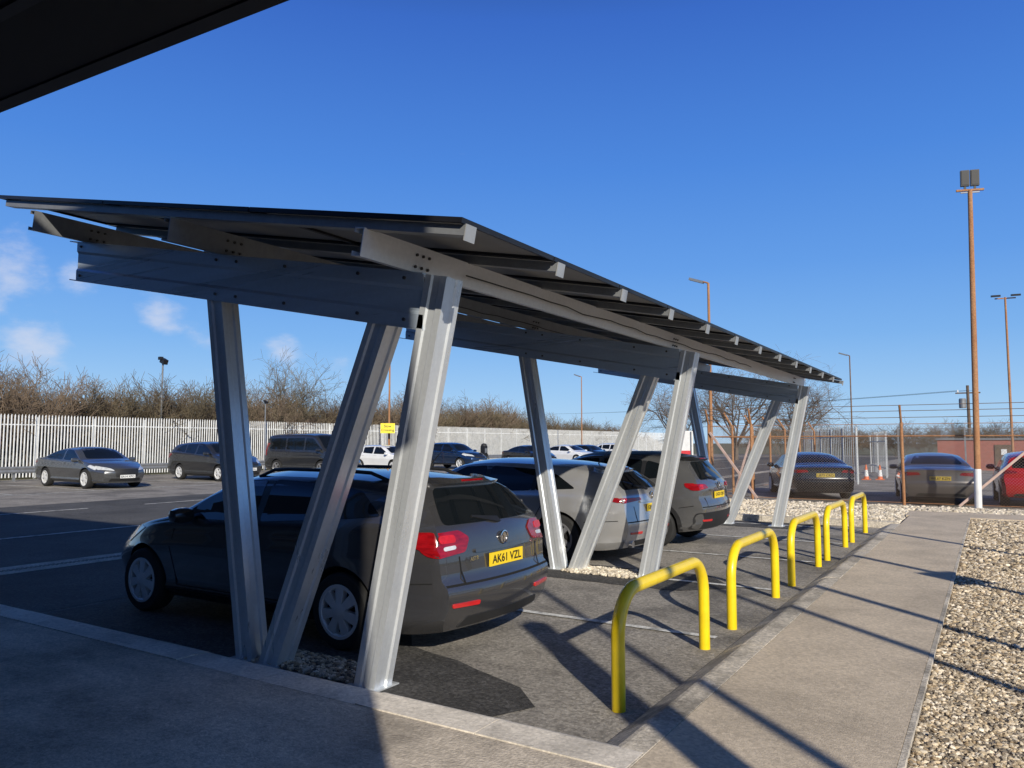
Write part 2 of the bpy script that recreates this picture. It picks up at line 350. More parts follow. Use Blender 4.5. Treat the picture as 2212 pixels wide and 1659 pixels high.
CROSS=dict(ESTATE,L=4.21,W=1.77,zb=.25,ar=.80,af=3.40,wr=.335,
 top=[(0,1.49),(.5,1.55),(1.3,1.59),(2.0,1.585),(2.45,1.52),(3.25,1.08),(3.8,1.01),(4.1,.9),(4.21,.78)],
 rin=[(.24,.14),(.45,.02),(.62,0),(.74,.02),(.82,.06),(1.0,.06),(1.1,.11),(1.45,.36),(1.6,.45)],
 fin=[(.25,.1),(.45,.01),(.6,0),(.75,.04),(.9,.14)],belt=[(0,1.1),(1.5,1.06),(3.1,1.0),(4.21,.74)],
 win=[[(.55,1.17),(.77,1.39),(1.0,1.44),(1.02,1.12)],[(1.09,1.11),(1.08,1.445),(1.82,1.47),(1.82,1.06)],[(1.9,1.055),(1.92,1.47),(2.3,1.45),(3.05,1.03)]],
 rg=[(-.62,1.12),(.62,1.12),(.50,1.42),(-.50,1.42)],ws=[(-.64,1.11),(.64,1.11),(.52,1.48),(-.52,1.48)],
 tl=[(.48,.99),(.82,.95),(.82,1.06),(.55,1.05)],tls=[(.12,.95),(.27,1.0),(.30,1.07),(.13,1.07)],
 hl=[(.45,.76),(.76,.8),(.76,.93),(.5,.86)],hls=[(3.55,.88),(3.85,.78),(3.9,.86),(3.65,.96)],grille=[(-.42,.66),(.42,.66),(.46,.82),(-.46,.82)],
 pz=.86,fz=.5,hz=.98,mz=1.08,mx=2.95,doors=[.9,1.86,3.0],bz=.68)
SEDAN=dict(ESTATE,L=4.85,W=1.88,ar=1.06,af=3.95,wr=.335,k=.33,
 top=[(0,1.0),(.3,1.07),(.72,1.10),(1.15,1.26),(1.6,1.38),(2.2,1.44),(2.75,1.41),(3.75,.98),(4.3,.91),(4.7,.79),(4.85,.69)],
 rin=[(.2,.13),(.4,.03),(.58,0),(.66,.05),(.9,.06),(1.0,.05),(1.12,.03)],belt=[(0,.96),(.8,.98),(2,.95),(3.6,.91),(4.85,.65)],
 win=[[(1.02,1.05),(1.32,1.18),(1.62,1.28),(2.2,1.335),(2.22,.985),(1.35,1.0)],[(2.31,.98),(2.30,1.335),(2.72,1.315),(3.52,.945)]],
 rg=[(-.66,1.13),(.66,1.13),(.52,1.35),(-.52,1.35)],ws=[(-.66,1.02),(.66,1.02),(.53,1.37),(-.53,1.37)],
 tl=[(.46,.85),(.84,.82),(.84,.92),(.52,.92)],tls=[(.12,.82),(.30,.86),(.32,.92),(.13,.92)],
 hls=[(4.1,.76),(4.5,.64),(4.55,.73),(4.2,.82)],hl=[(.40,.62),(.80,.66),(.80,.79),(.5,.70)],grille=[(-.36,.40),(.36,.40),(.42,.67),(-.42,.67)],
 pz=.76,fz=.42,hz=.86,mz=.98,mx=3.4,doors=[1.3,2.26,3.55],bz=.56)
VAN=dict(ESTATE,L=4.9,W=1.9,zb=.22,ar=.95,af=3.95,wr=.345,k=.13,
 top=[(0,1.9),(.4,1.94),(2.5,1.97),(3.35,1.92),(4.2,1.2),(4.65,1.05),(4.9,.88)],
 rin=[(.2,.1),(.5,0),(.8,.03),(1.2,.05),(2,.2)],belt=[(0,1.14),(3.6,1.12),(4.9,.8)],
 win=[[(.4,1.22),(.45,1.72),(1.5,1.74),(1.5,1.2)],[(1.6,1.2),(1.6,1.74),(2.75,1.74),(2.75,1.18)],[(2.85,1.17),(2.86,1.73),(3.3,1.71),(3.95,1.2),(3.95,1.15)]],
 rg=[(-.7,1.2),(.7,1.2),(.65,1.75),(-.65,1.75)],ws=[(-.75,1.24),(.75,1.24),(.68,1.82),(-.68,1.82)],
 tl=[(.7,.9),(.82,.9),(.82,1.5),(.72,1.5)],tls=[(.13,.9),(.2,.9),(.2,1.5),(.14,1.5)],
 hl=[(.5,.78),(.8,.80),(.8,1.0),(.55,.94)],hls=[(4.2,.86),(4.5,.78),(4.55,.9),(4.25,1.0)],grille=[(-.5,.7),(.5,.7),(.5,.88),(-.5,.88)],
 pz=.7,fz=.42,hz=1.02,mz=1.18,mx=3.85,doors=[1.55,2.8,3.95],bz=.55)

def make_car(label,cat,sp,pm,loc,heading,rear=None,front=None,rim='five',rimmat='rimdark',group=None,scale=1,name='parked_car',near=False,roofblack=False,rails=False,in_shade=False):
    root=thing(name,label,cat,loc,heading,group);root.scale=(scale,)*3
    L,W=sp['L'],sp['W'];T=lambda v:(v[0]-L/2,v[1],v[2])
    V,F=body_geo(sp);bvh=BVHTree.FromPolygons([Vector(v) for v in V],F)
    me=bpy.data.meshes.new('body');me.from_pydata([T(v) for v in V],[],F)
    bm=bmesh.new();bm.from_mesh(me);bmesh.ops.recalc_face_normals(bm,faces=bm.faces[:]);bm.to_mesh(me);bm.free()
    me.materials.append(pm);me.materials.append(M['hub'])
    body=bpy.data.objects.new('body',me);C.objects.link(body)
    cut=MB();wr=sp['wr']
    for ax in(sp['ar'],sp['af']):
        for s in(-1,1):
            y0,y1=s*(W/2-.30),s*(W/2+.25)
            cut.tube([(ax,y0,wr),(ax,y1,wr)],wr+.055,36)
    co=cut.build('cut',[pm,M['hub']],T=T);cm=co.data
    bm=bmesh.new();bm.from_mesh(cm);bmesh.ops.recalc_face_normals(bm,faces=bm.faces[:]);bm.to_mesh(cm);bm.free()
    for p in cm.polygons:p.material_index=1
    md=body.modifiers.new('b','BOOLEAN');md.object=co;md.operation='DIFFERENCE';md.solver='EXACT'
    dg=bpy.context.evaluated_depsgraph_get();nm=bpy.data.meshes.new_from_object(body.evaluated_get(dg))
    body.modifiers.clear();body.data=nm;nm.name='body';bpy.data.objects.remove(co)
    fin(nm,34);body.parent=root
    def part(n,mb,m,par=root,sm=40): return mb.build(n,m,par,sm,T=T)
    for w in sp['win']:
        for a in 'LR': part('window',patch(MB(),bvh,rnd(w,.05),a,.004),M['glass'])
    rw=part('rear_window',patch(MB(),bvh,rnd(sp['rg'],.06),'B',.005),M['glass'])
    part('windscreen',patch(MB(),bvh,rnd(sp['ws'],.06),'F',.005),M['glass'])
    for s,a in((1,'L'),(-1,'R')):
        m=MB();patch(m,bvh,rnd([(y*s,z) for y,z in sp['tl']],.03),'B',.012,.05,.03)
        if sp.get('tls'):patch(m,bvh,rnd(sp['tls'],.03),a,.012,.05,.03)
        tlo=part('tail_light',m,M['taildark' if in_shade else 'taillight'])
        if near:
            ys=[y for y,z in sp['tl']];zs=[z for y,z in sp['tl']];y0,y1,z0,z1=min(ys),max(ys),min(zs),max(zs);hh=z1-z0
            part('brake_lens',patch(MB(),bvh,rnd([(s*(y0+.16),z0+hh*.55),(s*(y1-.06),z0+hh*.55),(s*(y1-.06),z0+hh*.86),(s*(y0+.16),z0+hh*.86)],.03),'B',.015,.05,.01),M['tailbright'],tlo)
            part('reversing_lens',patch(MB(),bvh,rnd([(s*(y0+.17),z0+hh*.30),(s*(y1-.09),z0+hh*.26),(s*(y1-.09),z0+hh*.42),(s*(y0+.17),z0+hh*.45)],.02),'B',.015,.05,.01),M['clear'] if hh>.15 else M['tailbright'],tlo)
        m=MB();patch(m,bvh,rnd([(y*s,z) for y,z in sp['hl']],.03),'F',.008,.06,.02);patch(m,bvh,rnd(sp['hls'],.03),a,.008,.06,.02)
        part('headlight',m,M['clear'])
        mm=MB();cx,cy,cz=sp['mx'],s*(W/2+.06),sp['mz']
        mm.lathe([(.02,-.11),(.065,-.10),(.08,-.04),(.078,.04),(.06,.10),(.02,.115)],14)
        mm.v=[(cx+x*.75+ (.03 if x>0 else 0),cy+z,cz+y*.95) for x,y,z in mm.v]
        mm.box((cx+.02,s*(W/2-.03),cz-.04),(.07,.14,.035))
        part('mirror',mm,pm if not roofblack else M['trim'])
        for d in sp['doors'][:2]:
            part('door_handle',patch(MB(),bvh,rnd([(d+.10,sp['hz']-.012),(d+.30,sp['hz']-.016),(d+.30,sp['hz']+.014),(d+.10,sp['hz']+.018)],.012),a,.022,.05,.03),pm)
        zl=sp['zb']
        part('sill_trim',patch(MB(),bvh,[(sp['ar']+wr+.08,zl+.02),(sp['af']-wr-.08,zl+.02),(sp['af']-wr-.08,zl+(.22 if roofblack else .09)),(sp['ar']+wr+.08,zl+(.22 if roofblack else .09))],a,.006),M['trim'])
        if roofblack:
            for ax in(sp['ar'],sp['af']):
                m=MB();ro,ri=wr+.125,wr+.056
                for k in range(14):
                    a0=-.12+(PI+.24)*k/14;a1=-.12+(PI+.24)*(k+1)/14
                    patch(m,bvh,[(ax+ri*math.cos(a0),wr+ri*math.sin(a0)),(ax+ro*math.cos(a0),wr+ro*math.sin(a0)),(ax+ro*math.cos(a1),wr+ro*math.sin(a1)),(ax+ri*math.cos(a1),wr+ri*math.sin(a1))],a,.012,.2,.014)
                part('wheel_arch_trim',m,M['trim'])
        if near:
            d=sp['doors'];zt=sp['hz']+.08;zl=sp['zb']+.13
            m=MB();strip(m,bvh,[(d[1],zt),(d[1],zl)],a);strip(m,bvh,[(d[2],zt-.02),(d[2]+.06,.7),(d[2]-.03,zl)],a)
            strip(m,bvh,[(d[0]+.12,zt+.03),(d[0]+.18,.86),(sp['ar']+wr+.1,.55),(sp['ar']+wr+.16,zl)],a)
            strip(m,bvh,[(sp['ar']+wr+.16,zl),(d[2]-.03,zl)],a)
            part('door_gap',m,M['seam'])
            part('bumper_gap',strip(MB(),bvh,[(.14,sp['bz']+.02),(sp['ar']-wr-.08,sp['bz']-.02)],a),M['seam'])
            wn=sp['win']
            for w0,w1 in zip(wn[:-1],wn[1:]):
                a0,a1=w0[-1],w0[-2];b0,b1=w1[0],w1[1]
                lo=(a0 if a0[1]<a1[1] else a1);hi=(a1 if a0[1]<a1[1] else a0)
                m=MB();patch(m,bvh,[(lo[0],lo[1]),(b0[0],b0[1]),(b1[0],b1[1]-.01),(hi[0],hi[1]-.01)],a,.003)
                part('door_pillar',m,M['black'])
    part('grille',patch(MB(),bvh,rnd(sp['grille'],.04),'F',.008),M['trim'])
    part('lower_grille',patch(MB(),bvh,rnd([(-.55,.26),(.55,.26),(.5,.36),(-.5,.36)],.03),'F',.006),M['trim'])
    zv=sp['zb']
    if roofblack: part('rear_valance',patch(MB(),bvh,rnd([(-.8,zv+.07),(.8,zv+.07),(.8,zv+.34),(-.8,zv+.34)],.03),'B',.008),M['trim'])
    else: part('rear_valance',patch(MB(),bvh,rnd([(-.62,zv+.07),(.62,zv+.07),(.55,zv+.15),(-.55,zv+.15)],.03),'B',.006),M['trim'])
    def plate(txt,axis,z,m):
        o,d=AX[axis](0,z);h,_,_,_=bvh.ray_cast(Vector(o),Vector(d));sg=-1 if axis=='B' else 1
        x=h.x+sg*.014
        pl=part('number_plate',MB().box((x,0,z),(.012,.52,.112)),m)
        tm=MB();put_text(tm,txt,.072,(x+sg*.0085,0,z),(0,sg,0),(0,0,1),w=.46,bold=.02)
        tm.build('plate_lettering',M['ink'],pl,T=T)
        return h.x
    if rear:plate(rear,'B',sp['pz'],M['plateYshade' if in_shade else 'plateY'])
    if front:plate(front,'F',sp['fz'],M['plateW'])
    o,d=AX['B'](0,sp['pz']+.165);h,_,_,_=bvh.ray_cast(Vector(o),Vector(d))
    bd=MB();bd.lathe([(.05,0),(.062,0),(.062,.014),(.052,.016)],28,closed=True);bd.lathe([(.046,0),(.044,.008)],24)
    bd.add([(-.012,-.045,.012),(.016,-.04,.012),(.008,-.01,.013),(.03,.01,.012),(.02,.03,.012),(-.012,.04,.012),(-.03,.02,.012),(-.008,.008,.013)],[tuple(range(8))])
    bd.v=[(h.x-.006-z,-x*.95,sp['pz']+.165+y*.95) for x,y,z in bd.v]
    if near:part('badge',bd,M['chrome'])
    t,b,r=wheel_meshes(wr,.215,rim)
    first=None
    for ax in(sp['ar'],sp['af']):
        for s in(1,-1):
            if first is None:
                wo=b.build('wheel',M['hub'],root,30);ty=t.build('tyre',M['tyre'],wo,40);ri=r.build('rim',M[rimmat],wo,30);first=wo
            else: wo=dup(first,root)
            wo.location=(ax-L/2,s*(W/2-.12),wr);wo.rotation_euler=(0,0,0 if s>0 else PI)
    if near:
        m=MB();strip(m,bvh,[(-W/2+.12,sp['bz']),(W/2-.12,sp['bz'])],'B',.016)
        strip(m,bvh,[(.58,sp['bz']),(.60,.83)],'B',.013);strip(m,bvh,[(-.58,sp['bz']),(-.60,.83)],'B',.013)
        part('tailgate_gap',m,M['seam'])
        gl=sp['rg'];z0=gl[0][1]
        part('wiper',patch(MB(),bvh,[(-.02,z0-.02),(.03,z0-.02),(.33,z0+.035),(.33,z0+.05),(.0,z0+.02)],'B',.02,.08,.02),M['black'],rw)
        part('plate_recess_strip',patch(MB(),bvh,rnd([(-.42,sp['pz']+.075),(.42,sp['pz']+.075),(.42,sp['pz']+.105),(-.42,sp['pz']+.105)],.01),'B',.02,.1,.02),pm)
        for s in(1,-1):
            part('bumper_reflector',patch(MB(),bvh,rnd([(s*.44,.44),(s*.74,.45),(s*.74,.48),(s*.44,.475)],.01),'B',.012,.06,.014),M['reflector'])
        zz=gl[2][1] if len(gl)==4 else gl[3][1];ys=.56
        part('roof_spoiler',patch(MB(),bvh,rnd([(-ys,zz+.01),(ys,zz+.01),(ys-.02,zz+.05),(.02-ys,zz+.05)],.02),'B',.035,.08,.055),pm if not roofblack else M['black'])
        part('brake_light',patch(MB(),bvh,[(-.16,zz+.02),(.16,zz+.02),(.16,zz+.035),(-.16,zz+.035)],'B',.040,.08,.01),M['taillight'])
        ft=mono(sp['top']);ax=sp['top'][1][0]+.35;az=ft(ax)
        part('antenna',MB().tube([(ax,0,az-.02),(ax-.05,0,az+.06),(ax-.20,0,az+.20)],[.012,.007,.003],6),M['black'])
    if roofblack:
        part('roof_panel',patch(MB(),bvh,rnd([(.52,-.53),(2.4,-.53),(2.4,.53),(.52,.53)],.08),'T',.005),M['black'])
    if rails:
        for s in(1,-1):
            q=[]
            for k in range(9):
                x=.85+(sp['top'][4][0]-.15-.85)*k/8
                h,_,_,_=bvh.ray_cast(Vector((x,s*.54,5)),Vector((0,0,-1)));q.append((x,s*.54,h.z+(.05 if 0<k<8 else .0)))
            part('roof_rail',MB().tube(q,.017,8),M['trim'])
    return root,bvh,T

P_ast=paint('charcoal_metallic',(.085,.083,.085),.6,.25);P_jag=paint('grey_metallic',(.46,.455,.45),.5,.25);P_cro=paint('mid_grey_metallic',(.15,.15,.152),.55,.24)
P_aud=paint('slate_grey_paint',(.12,.125,.13));P_dk=paint('dark_graphite_paint',(.05,.052,.056));P_wh=paint('white_car_paint',(.74,.75,.76),metal=0)
P_blue=paint('navy_paint',(.015,.04,.10));P_red=paint('red_car_paint',(.42,.012,.016),metal=.1);P_blk=paint('black_car_paint',(.014,.015,.018),metal=.3)
P_tau=paint('taupe_grey_paint',(.11,.10,.093),.4,.3)

ast,bv,T=make_car('charcoal estate car with silver hubcaps and plate AK61 VZL in the nearest carport bay','car',xs(ESTATE,1.05),P_ast,(-3.63-4.43*1.05/2,5.64,0),PI,rear='AK61 VZL',rim='cap',rimmat='rim',near=True,rails=True)
o,d=AX['B'](.40,.80);h,_,_,_=bv.ray_cast(Vector(o),Vector(d))
tm=MB();put_text(tm,'ASTRA',.034,(h.x-.010,.42,.80),(.12,-1,0),(0,0,1),w=.19,bold=.03);tm.build('model_lettering',M['chrome'],ast,T=T)
jg,bv,T=make_car('silver grey estate car with slim red tail lights parked just beyond the second carport frame','car',JAG,P_jag,(-4.35-2.475,10.82,0),PI,rear='KM66 VDO',rim='five',rimmat='rimdark',near=True)
for s in(1,-1):MB().tube([(.30,s*.62,.30),(.02,s*.62,.30)],.05,14).build('exhaust_tip',M['chrome'],jg,40,T=T)
make_car('grey compact crossover with a black roof and yellow plate, farthest car under the carport','car',CROSS,P_cro,(-4.05-2.1,13.1,0),PI,rear='OG23 DJX',rim='seven',rimmat='rimdark',near=True,roofblack=True)
G='cars parked nose out along the white palisade fence'
make_car('slate grey saloon with plate EA14 XPO, leftmost car along the white palisade fence','car',SEDAN,P_aud,(-30.6,16.9,0),R(-3),front='EA14 XPO',rim='five',rimmat='rim',group=G,scale=1.1)
make_car('dark grey tall estate car parked between the slate saloon and the black van','car',xs(ESTATE,1.04,1.09),P_dk,(-31,23.0,0),R(-3),front='KX19 ZHU',rim='five',rimmat='rim',group=G,scale=1.1)
make_car('dark grey passenger van with tinted windows parked against the white fence','van',VAN,P_dk,(-31.5,29.6,0),0,front='HV17 RKO',rim='five',rimmat='rimdark',group=G,scale=1.14,name='parked_van')
make_car('white hatchback parked just right of the dark van','car',xs(CROSS,.98,.95),P_wh,(-31,35.0,0),0,front='LP20 OEX',rim='five',rimmat='rim',group=G,scale=1.06)
make_car('navy blue crossover nosing out beside the yellow crossing sign','car',CROSS,P_blue,(-30.5,41.2,0),R(-8),front='YE68 UWA',rim='five',rimmat='rim',group=G,scale=1.1)
make_car('black hatchback with sloping tail parked near the black charging post','car',xs(SEDAN,.93,1.02),P_blk,(-30,50.2,0),R(-20),front='AO69 KLD',rim='five',rimmat='rim',group=G,scale=1.05)
make_car('white saloon parked behind the black hatchback far along the white fence','car',SEDAN,P_wh,(-30,56.5,0),R(-10),rim='five',rimmat='rim',group=G,scale=1.08)
make_car('blue hatchback seen between two white cars far along the fence','car',xs(CROSS,1,.93),P_blue,(-30,60.5,0),R(-10),rim='five',rimmat='rim',group=G,scale=1.05)
make_car('white hatchback farthest along the fence, seen over the grey estate car','car',xs(CROSS,1,.95),P_wh,(-30,66.5,0),R(-10),rim='five',rimmat='rim',group=G,scale=1.1)
G='cars parked behind the rusty mesh fence'
make_car('black saloon with yellow plate parked tail-on behind the mesh fence, left of the open gate','car',SEDAN,P_blk,(-5.2,26.7,0),R(113),rear='LB73 CRO',rim='ten',rimmat='rim',group=G,in_shade=True)
make_car('grey brown saloon parked tail-on behind the mesh fence beside the tall floodlight','car',SEDAN,P_tau,(-1.55,26.4,0),R(98),rear='WL67 KZN',rim='five',rimmat='rim',group=G,in_shade=True)
make_car('red hatchback parked behind the mesh fence at the right edge','car',xs(CROSS,1,.95),P_red,(.95,26.3,0),R(93),rear='KE15 FZT',rim='five',rimmat='rim',group=G,scale=1.0,in_shade=True)

# ------------------------------------------------------------------ ground
def sheet(x0,x1,y0,y1,z): return MB().add([(x0,y0,z),(x1,y0,z),(x1,y1,z),(x0,y1,z)],[(0,1,2,3)])
struct('ground',sheet(-900,900,-600,1200,-.03),M['land'],'flat rough grassland around the site','ground')
struct('car_park',sheet(-38.6,45,-25,112,0),M['asphalt'],'worn grey asphalt of the car park','car park')
struct('shaded_road',sheet(-22.6,-8.35,4.1,100,.003),M['road'],'access road asphalt beside the carport, darkened to stand in for shade','road')  # dark sheet laid to deepen the shade left of the bays
def slab(x0,x1,y0,y1,z0,z1): return MB().box(((x0+x1)/2,(y0+y1)/2,(z0+z1)/2),(x1-x0,y1-y0,z1-z0))
struct('forecourt',slab(-45,-.475,-1.15,3.645,-.2,.10),M['brushed'],'brushed concrete forecourt in the foreground','pavement')
struct('footpath',slab(-1.615,-.475,3.65,19.6,-.2,.10),M['concrete'],'tan concrete footpath beside the yellow hoops','path')
struct('cross_path',slab(-1.7,5,19.605,20.9,-.2,.098),M['concrete'],'concrete cross path at the end of the footpath','path')
struct('path_edging',slab(-.472,-.440,3.65,19.6,-.2,.098),M['kerb2'],'thin concrete edging between footpath and gravel','edging')
kb=MB();rk=random.Random(2)
x=-1.63
while x>-34:
    l=.92;dz=rk.uniform(-.004,.004)
    kb.sweep((x,3.90,0),(x-l+.006,3.90,0),[(-.25,-.15),(.20,-.15),(.20,.008),(.03,.095+dz),(.0,.102+dz),(-.25,.103+dz)])
    x-=l
struct('forecourt_kerb',kb,M['kerb'],'pale concrete kerb along the forecourt edge','kerb')
kb=MB();y=3.67
while y<17.3:
    l=.915;dz=rk.uniform(-.004,.004)
    kb.sweep((-1.775,y,0),(-1.775,y+l-.006,0),[(.155,-.15),(.155,.101+dz),(.015,.101+dz),(-.015,.095+dz),(-.185,.008),(-.185,-.15)])
    y+=l
struct('footpath_kerb',kb,M['kerb2'],'grey concrete kerb between the bays and the footpath','kerb')
kb=MB();x=-1.65
while x>-9.5:
    kb.box((x-.45,17.45,.03),(.9,.15,.2));x-=.91
struct('bay_end_kerb',kb,M['kerb2'],'low kerb at the far end of the carport bays','kerb')
ml=MB()
for yb in(6.86,9.4,11.85,14.25,16.75):
    ml.add([(-7.6,yb-.045,.010),(-2.15,yb-.045,.010),(-2.15,yb+.045,.010),(-7.6,yb+.045,.010)],[(0,1,2,3)])
for xx in(-15.2,-20.3):
    for k in range(0,24):
        y0=4.4+k*4.2;ml.add([(xx-.06,y0,.010),(xx+.06,y0,.010),(xx+.06,y0+(4.2 if xx>-16 else 2.6),.010),(xx-.06,y0+(4.2 if xx>-16 else 2.6),.010)],[(0,1,2,3)])
for k in range(0,26):
    y0=12.7+k*2.75;ml.add([(-34,y0-.06,.010),(-27.6,y0-.06,.010),(-27.6,y0+.06,.010),(-34,y0+.06,.010)],[(0,1,2,3)])
ml.add([(-27.4,12,.010),(-27.25,12,.010),(-27.25,80,.010),(-27.4,80,.010)],[(0,1,2,3)])
struct('bay_markings',ml,M['paintline'],'worn white parking bay lines','road marking')
dm=MB();y=4.2
while y<60:
    dm.add([(-11.75,y,.007),(-11.1,y,.007),(-11.1,y+2.95,.007),(-11.75,y+2.95,.007)],[(0,1,2,3)]);y+=3
struct('drain_surround',dm,M['kerb2'],'concrete surround of the long drainage channel','drain')
gr=MB();y=4.25
while y<40:
    gr.box((-11.42,y,.010),(.12,.03,.006));y+=.06
struct('drain_grating',gr,M['black'],'dark slotted grating of the drainage channel','drain')
def blob(pts,z,seed,amp=.06):
    g=random.Random(seed);out=[]
    for i in range(len(pts)):
        a=Vector((*pts[i],z));b=Vector((*pts[(i+1)%len(pts)],z));n=max(1,int((b-a).length/.25))
        for k in range(n): out.append(a.lerp(b,k/n)+Vector((g.uniform(-amp,amp),g.uniform(-amp,amp),0)))
    return out
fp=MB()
for i,p in enumerate([[(-8.3,4.14),(-2.75,4.14),(-2.6,4.45),(-2.9,4.72),(-3.4,4.95),(-4.3,5.2),(-5.0,6.0),(-8.3,6.6)],[(-8.3,8.8),(-3.2,8.75),(-2.7,9.25),(-3.2,9.95),(-8.3,9.95)],[(-8.3,16.1),(-3.2,16.05),(-2.9,17.2),(-8.3,17.2)]]):  # first patch also reaches under the near car to paint its shade darker
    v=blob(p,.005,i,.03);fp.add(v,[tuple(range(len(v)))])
struct('asphalt_patch',fp,M['fresh'],'fresh asphalt patches around the carport posts, extended to darken the shade under the near car','asphalt')
struct('gravel_bed',slab(-.438,6,-1,19.6,-.2,.06),M['gravelbed'],'bed of gravel right of the footpath','gravel bed')
g2=slab(-9.6,-1.66,17.53,22.9,-.2,.05);g2.box((2.2,21.9,-.07),(7.6,1.98,.24));struct('far_gravel_bed',g2,M['gravelbed'],'pale gravel bed in front of the mesh fence','gravel bed')
def stones(name,label,areas,pal,seed):
    g=np.random.default_rng(seed);ph=(1+5**.5)/2
    B=np.array([(-1,ph,0),(1,ph,0),(-1,-ph,0),(1,-ph,0),(0,-1,ph),(0,1,ph),(0,-1,-ph),(0,1,-ph),(ph,0,-1),(ph,0,1),(-ph,0,-1),(-ph,0,1)])/1.9
    Fc=np.array([(0,11,5),(0,5,1),(0,1,7),(0,7,10),(0,10,11),(1,5,9),(5,11,4),(11,10,2),(10,7,6),(7,1,8),(3,9,4),(3,4,2),(3,2,6),(3,6,8),(3,8,9),(4,9,5),(2,4,11),(6,2,10),(8,6,7),(9,8,1)])
    VV=[];CC=[]
    for x0,x1,y0,y1,n,s,z in areas:
        p=np.stack([g.uniform(x0,x1,n),g.uniform(y0,y1,n),z+g.uniform(-.2,.9,n)*s*.7],1)
        v=B[None]*(1+g.normal(0,.16,(n,12,1)))
        v=v*np.stack([g.uniform(.8,1.5,n),g.uniform(.6,1.1,n),g.uniform(.45,.9,n)],1)[:,None,:]*(s*g.uniform(.55,1.35,(n,1,1)))
        a=g.uniform(0,2*PI,n);ca,sa=np.cos(a)[:,None],np.sin(a)[:,None]
        t=g.normal(0,.35,n);ct,st=np.cos(t)[:,None],np.sin(t)[:,None]
        y_=v[:,:,1]*ct-v[:,:,2]*st;z_=v[:,:,1]*st+v[:,:,2]*ct;x_=v[:,:,0]
        v=np.stack([x_*ca-y_*sa,x_*sa+y_*ca,z_],2)+p[:,None,:]
        VV.append(v.reshape(-1,3))
        c=np.array(pal)[g.integers(0,len(pal),n)]*g.uniform(.7,1.2,(n,1))
        CC.append(np.repeat(np.concatenate([c,np.ones((n,1))],1),12,axis=0))
    V=np.concatenate(VV);Cc=np.concatenate(CC);n=len(V)//12
    Fa=(Fc[None]+(np.arange(n)*12)[:,None,None]).reshape(-1,3)
    me=bpy.data.meshes.new(name);me.from_pydata(V.tolist(),[],Fa.tolist());me.materials.append(M['stone'])
    at=me.attributes.new('tint','FLOAT_COLOR','POINT');at.data.foreach_set('color',np.clip(Cc,0,1).astype(np.float32).ravel())
    o=bpy.data.objects.new(name,me);C.objects.link(o);return tag(o,label,'gravel',None,'stuff')
PAL=[(.62,.51,.37),(.48,.39,.28),(.78,.67,.52),(.32,.26,.19),(.54,.47,.37),(.17,.145,.12),(.67,.55,.38),(.37,.28,.18),(.86,.77,.64)]
stones('gravel','loose tan gravel right of the footpath',[(-.43,.6,2.2,7,17000,.0145,.058),(-.43,1.0,7,12,12000,.019,.057),(-.43,1.5,12,19.5,8000,.028,.056)],PAL,1)
PALW=[(.80,.72,.60),(.62,.55,.45),(.85,.78,.67),(.45,.40,.32),(.70,.61,.48)]
stones('gravel','pale loose stones between the carport end and the mesh fence',[(-9.5,-1.7,17.6,22.8,9000,.042,.045),(-1.6,3,20.95,22.8,2500,.042,.045)],PALW,2)
stones('gravel','small heap of stones around the feet of the nearest carport frame',[(-5.15,-3.95,4.16,4.55,1300,.020,.01)],PAL,3)
stones('gravel','small heap of stones around the feet of the second carport frame',[(-5.0,-3.95,9.2,9.7,900,.026,.01)],PALW,4)

# ------------------------------------------------------------------ solar carport
cp=thing('solar_carport','long galvanised steel carport with slanted solar panel roof over the parked cars','carport',(0,0,0))
SL=.1916
def zr(X): return 2.94-(X+3.33)*SL
ang=math.atan(SL)
FR=(4.22,9.42,16.5)
def channel(mb,p,q,w,dp,up,t=.006,lip=.030,g=.013):
    # lipped channel with pressed grooves in web and flanges, web towards +X, open towards -X
    a=w/2;b=dp/2
    pr=[(b,-a),(b,-.42*a),(b-g,-.28*a),(b-g,.28*a),(b,.42*a),(b,a),(.45*b,a),(.30*b,a-g),(-.30*b,a-g),(-.45*b,a),(-b,a),(-b,a-lip),(-b+t,a-lip),(-b+t,a-t-g),(b-t-g,a-t-g),(b-t-g,-a+t+g),(-b+t,-a+t+g),(-b+t,-a+lip),(-b,-a+lip),(-b,-a),(-.45*b,-a),(-.30*b,-a+g),(.30*b,-a+g),(.45*b,-a)]
    mb.sweep(p,q,[(-x,y) for x,y in reversed(pr)],up)
